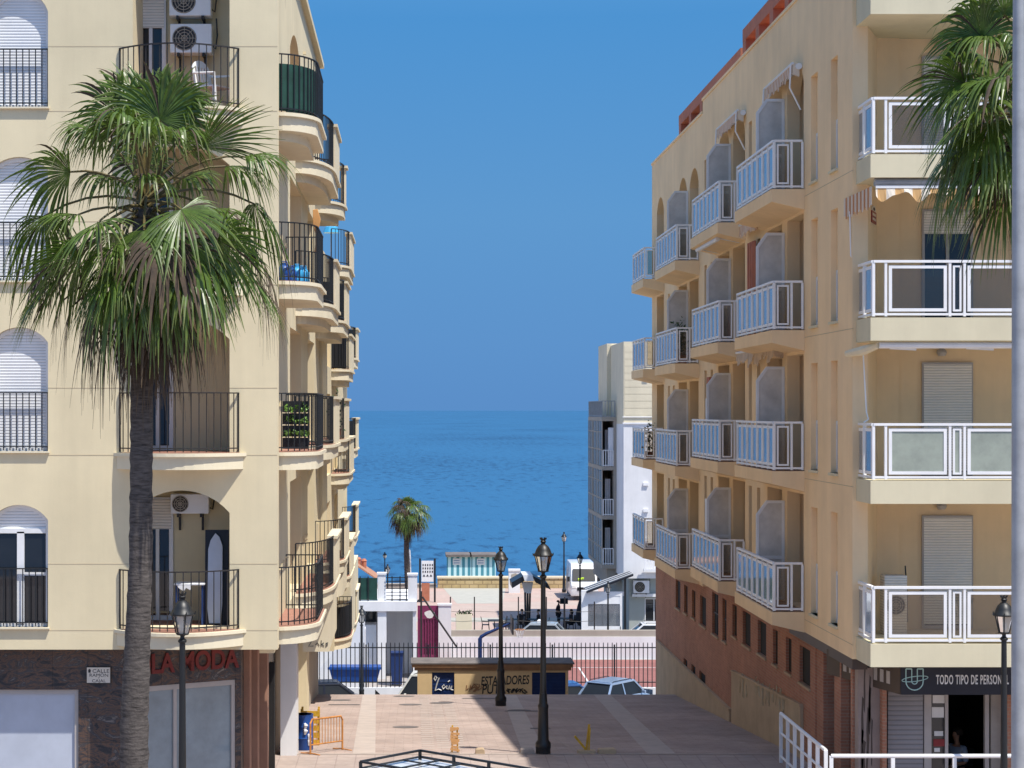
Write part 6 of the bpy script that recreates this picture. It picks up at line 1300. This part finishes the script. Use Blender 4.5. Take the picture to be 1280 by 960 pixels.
lv = [(c(200,150,-.1),(.05,-.15,1),1.05,.5,2.5,(1,.1,0)),(c(152,150,.2),(-.58,.1,.78),1.15,.75,1.5,(.75,-.35,.55)),(c(158,154,-.5),(-.45,-.55,.3),1.0,1.3,1.8),(c(252,184,-.1),(.85,-.05,.52),1.2,.3,.85,(-.35,-.6,.7)),(c(205,160,.5),(.2,.5,.85),1.1,.6,2.0),(c(222,140,.2),(.55,.2,.8),1.0,1.1,1.7),(c(128,170,.2),(-.8,.1,.45),1.0,1.3,1.5),(c(185,172,-.7),(.1,-.7,.45),.95,1.4,1.8),(c(218,180,-.3),(.5,-.5,.5),.9,1.4,1.6),(c(170,130,.3),(-.2,.2,.95),.95,.6,2.0),(c(180,205,.3),(-.1,.2,.6),.9,1.2,2.2),(c(140,222,.4),(-.6,.3,.2),.85,1.2,1.8),(c(228,222,.4),(.6,.3,.25),.85,1.2,1.8),(c(186,228,-.5),(.1,-.6,.2),.75,1.4,1.9),(c(188,138,.1),(-.1,.1,1),.95,.4,1.9,(1,.2,0)),(c(214,134,.0),(.25,-.1,1),.85,.6,1.9,(1,-.2,0)),(c(165,165,-.3),(-.25,-.5,.7),.9,1.0,1.9),
      (c(88,215,0),(-.95,-.1,.08),1.05,.9,1.5,(.1,-.6,.8)),(c(308,196,.1),(.9,-.1,.15),.9,1.2,1.5),(c(282,208,.3),(.8,.2,0),.95,1.4,1.5),(c(122,278,-.9),(-.35,-.5,-.35),1.0,.7,1.8,(.8,-.4,.3)),(c(226,262,-1.0),(.4,-.45,-.5),1.0,.75,2.0,(.8,.3,.4)),(c(180,288,-1.05),(-.25,-.45,-.75),.9,.9,1.7),
      (c(272,300,-.8),(.85,-.3,-.35),1.1,.6,1.4,(.3,-.5,.8)),(c(318,255,.3),(.45,.2,-.65),1.0,1.5,1.7),(c(55,270,.4),(-.3,.3,-.75),1.05,1.5,1.6),(c(100,320,-.6),(-.8,-.25,-.35),1.1,.75,1.5,(.3,-.5,.8)),(c(240,335,-.9),(.45,-.45,-.65),1.0,1.0,1.6),(c(145,338,-.9),(-.5,-.4,-.65),1.0,1.0,1.6),(c(300,335,-.2),(.7,-.1,-.6),1.0,.9,1.4),(c(75,345,-.1),(-.7,-.1,-.6),1.0,.9,1.4),(c(195,350,-.9),(.1,-.5,-.85),.9,1.1,1.6),
      (c(150,300,-.9),(-.6,-.45,-.4),.95,.8,1.3),(c(205,300,-1.0),(.15,-.5,-.75),.9,1.1,1.4),(c(262,262,-.4),(.75,-.3,.0),.9,1.0,1.5),(c(98,268,-.3),(-.8,-.3,0),.9,1.0,1.5)]
gp = Vector((U(165,YPm),YPm,6.7))
palm((U(150,YPm),YPm,6.7), [(U(166,YPm),YPm,6.5),(U(168,YPm),YPm,V(900,YPm)),(U(176,YPm),YPm,V(700,YPm)),(U(177,YPm),YPm,V(480,YPm)),(U(181,YPm),YPm,V(260,YPm))], [.23,.20,.165,.155,.17], c(181,262), lv, 14, 'big fan palm with a bushy crown and brown skirt in front of the left block', 12, 1.0, 120, .5, (-.1,-1.1), 1.0, [(c(88,385,-.2),.75),(c(76,378,.1),.6),(c(112,392,-.6),.85),(c(135,405,-.5),.85),(c(155,412,-.6),.8),(c(212,408,-.6),.8),(c(232,398,-.5),.8),(c(255,388,-.3),.75),(c(272,380,0),.7),(c(195,420,-.5),.75),(c(120,398,.3),.8),(c(240,402,.3),.8),(c(330,330,0),.9),(c(322,345,-.2),.8)])
Y2p = 26.5; c2 = lambda px, py, dy=0: Vector((U(px,Y2p+dy), Y2p+dy, V(py,Y2p+dy)))
lv2 = [(c2(1206,104,-.3),(-.9,-.15,.28),1.1,.9,1.2,(.1,-.6,.8)),(c2(1226,142,-.7),(-.6,-.35,-.3),1.15,.6,1.8,(.6,-.5,.5)),(c2(1228,48,-.2),(-.5,-.2,.8),1.1,.9,1.8,(.8,-.3,.5)),(c2(1252,190,-.6),(-.5,-.45,-.5),1.15,.7,1.7),(c2(1256,235,-.3),(-.4,-.3,-.75),1.05,1.0,1.5),(c2(1255,18,-.4),(-.2,-.3,.9),1.1,.9,2.0),(c2(1212,180,.3),(-.7,.3,-.45),1.05,1.1,1.6),(c2(1258,100,-.8),(-.3,-.6,0),1.0,1.2,2.0),(c2(1235,75,.3),(-.7,.3,.5),1.0,1.2,1.8),(c2(1238,112,-.5),(-.6,-.5,.0),.95,1.3,1.8),(c2(1225,215,0),(-.6,-.1,-.6),.9,1.2,1.5)]
palm((U(1306,Y2p),Y2p,6.7), [(U(1306,Y2p),Y2p,6.5),(U(1305,Y2p),Y2p,V(600,Y2p)),(U(1300,Y2p),Y2p,V(110,Y2p))], [.22,.17,.17], c2(1300,120), lv2, 26, 'fan palm cut off by the right edge, partly behind the steel mast', 23, 1.0, 60, .3)
Y3 = 146.0; c3 = lambda px, py, dy=0: Vector((U(px,Y3+dy), Y3+dy, V(py,Y3+dy)))
palm((U(509,Y3),Y3,0), [(U(510.5,Y3),Y3,-.1),(U(508,Y3),Y3,V(690,Y3)),(U(509,Y3),Y3,V(636,Y3))], [.26,.2,.2], c3(510,640), [], 40, 'small distant fan palm standing against the sea', 5, 1.0, 26, .95, (1.45,-1.1), .75)
pt = thing('shower_post', (U(512,148),148,0), 'slim white post just right of the distant palm trunk', 'post'); MB().lathe([(.12,0),(.12,V(700,148)-.4),(.09,V(690,148)-.3),(.05,V(687,148))], n=10).build('shaft', 'white_paint', pt, smooth=True, local=True); MB().lathe([(.13,0),(.13,.3),(.12,.3)], n=10).build('foot', 'concrete', pt, local=True)
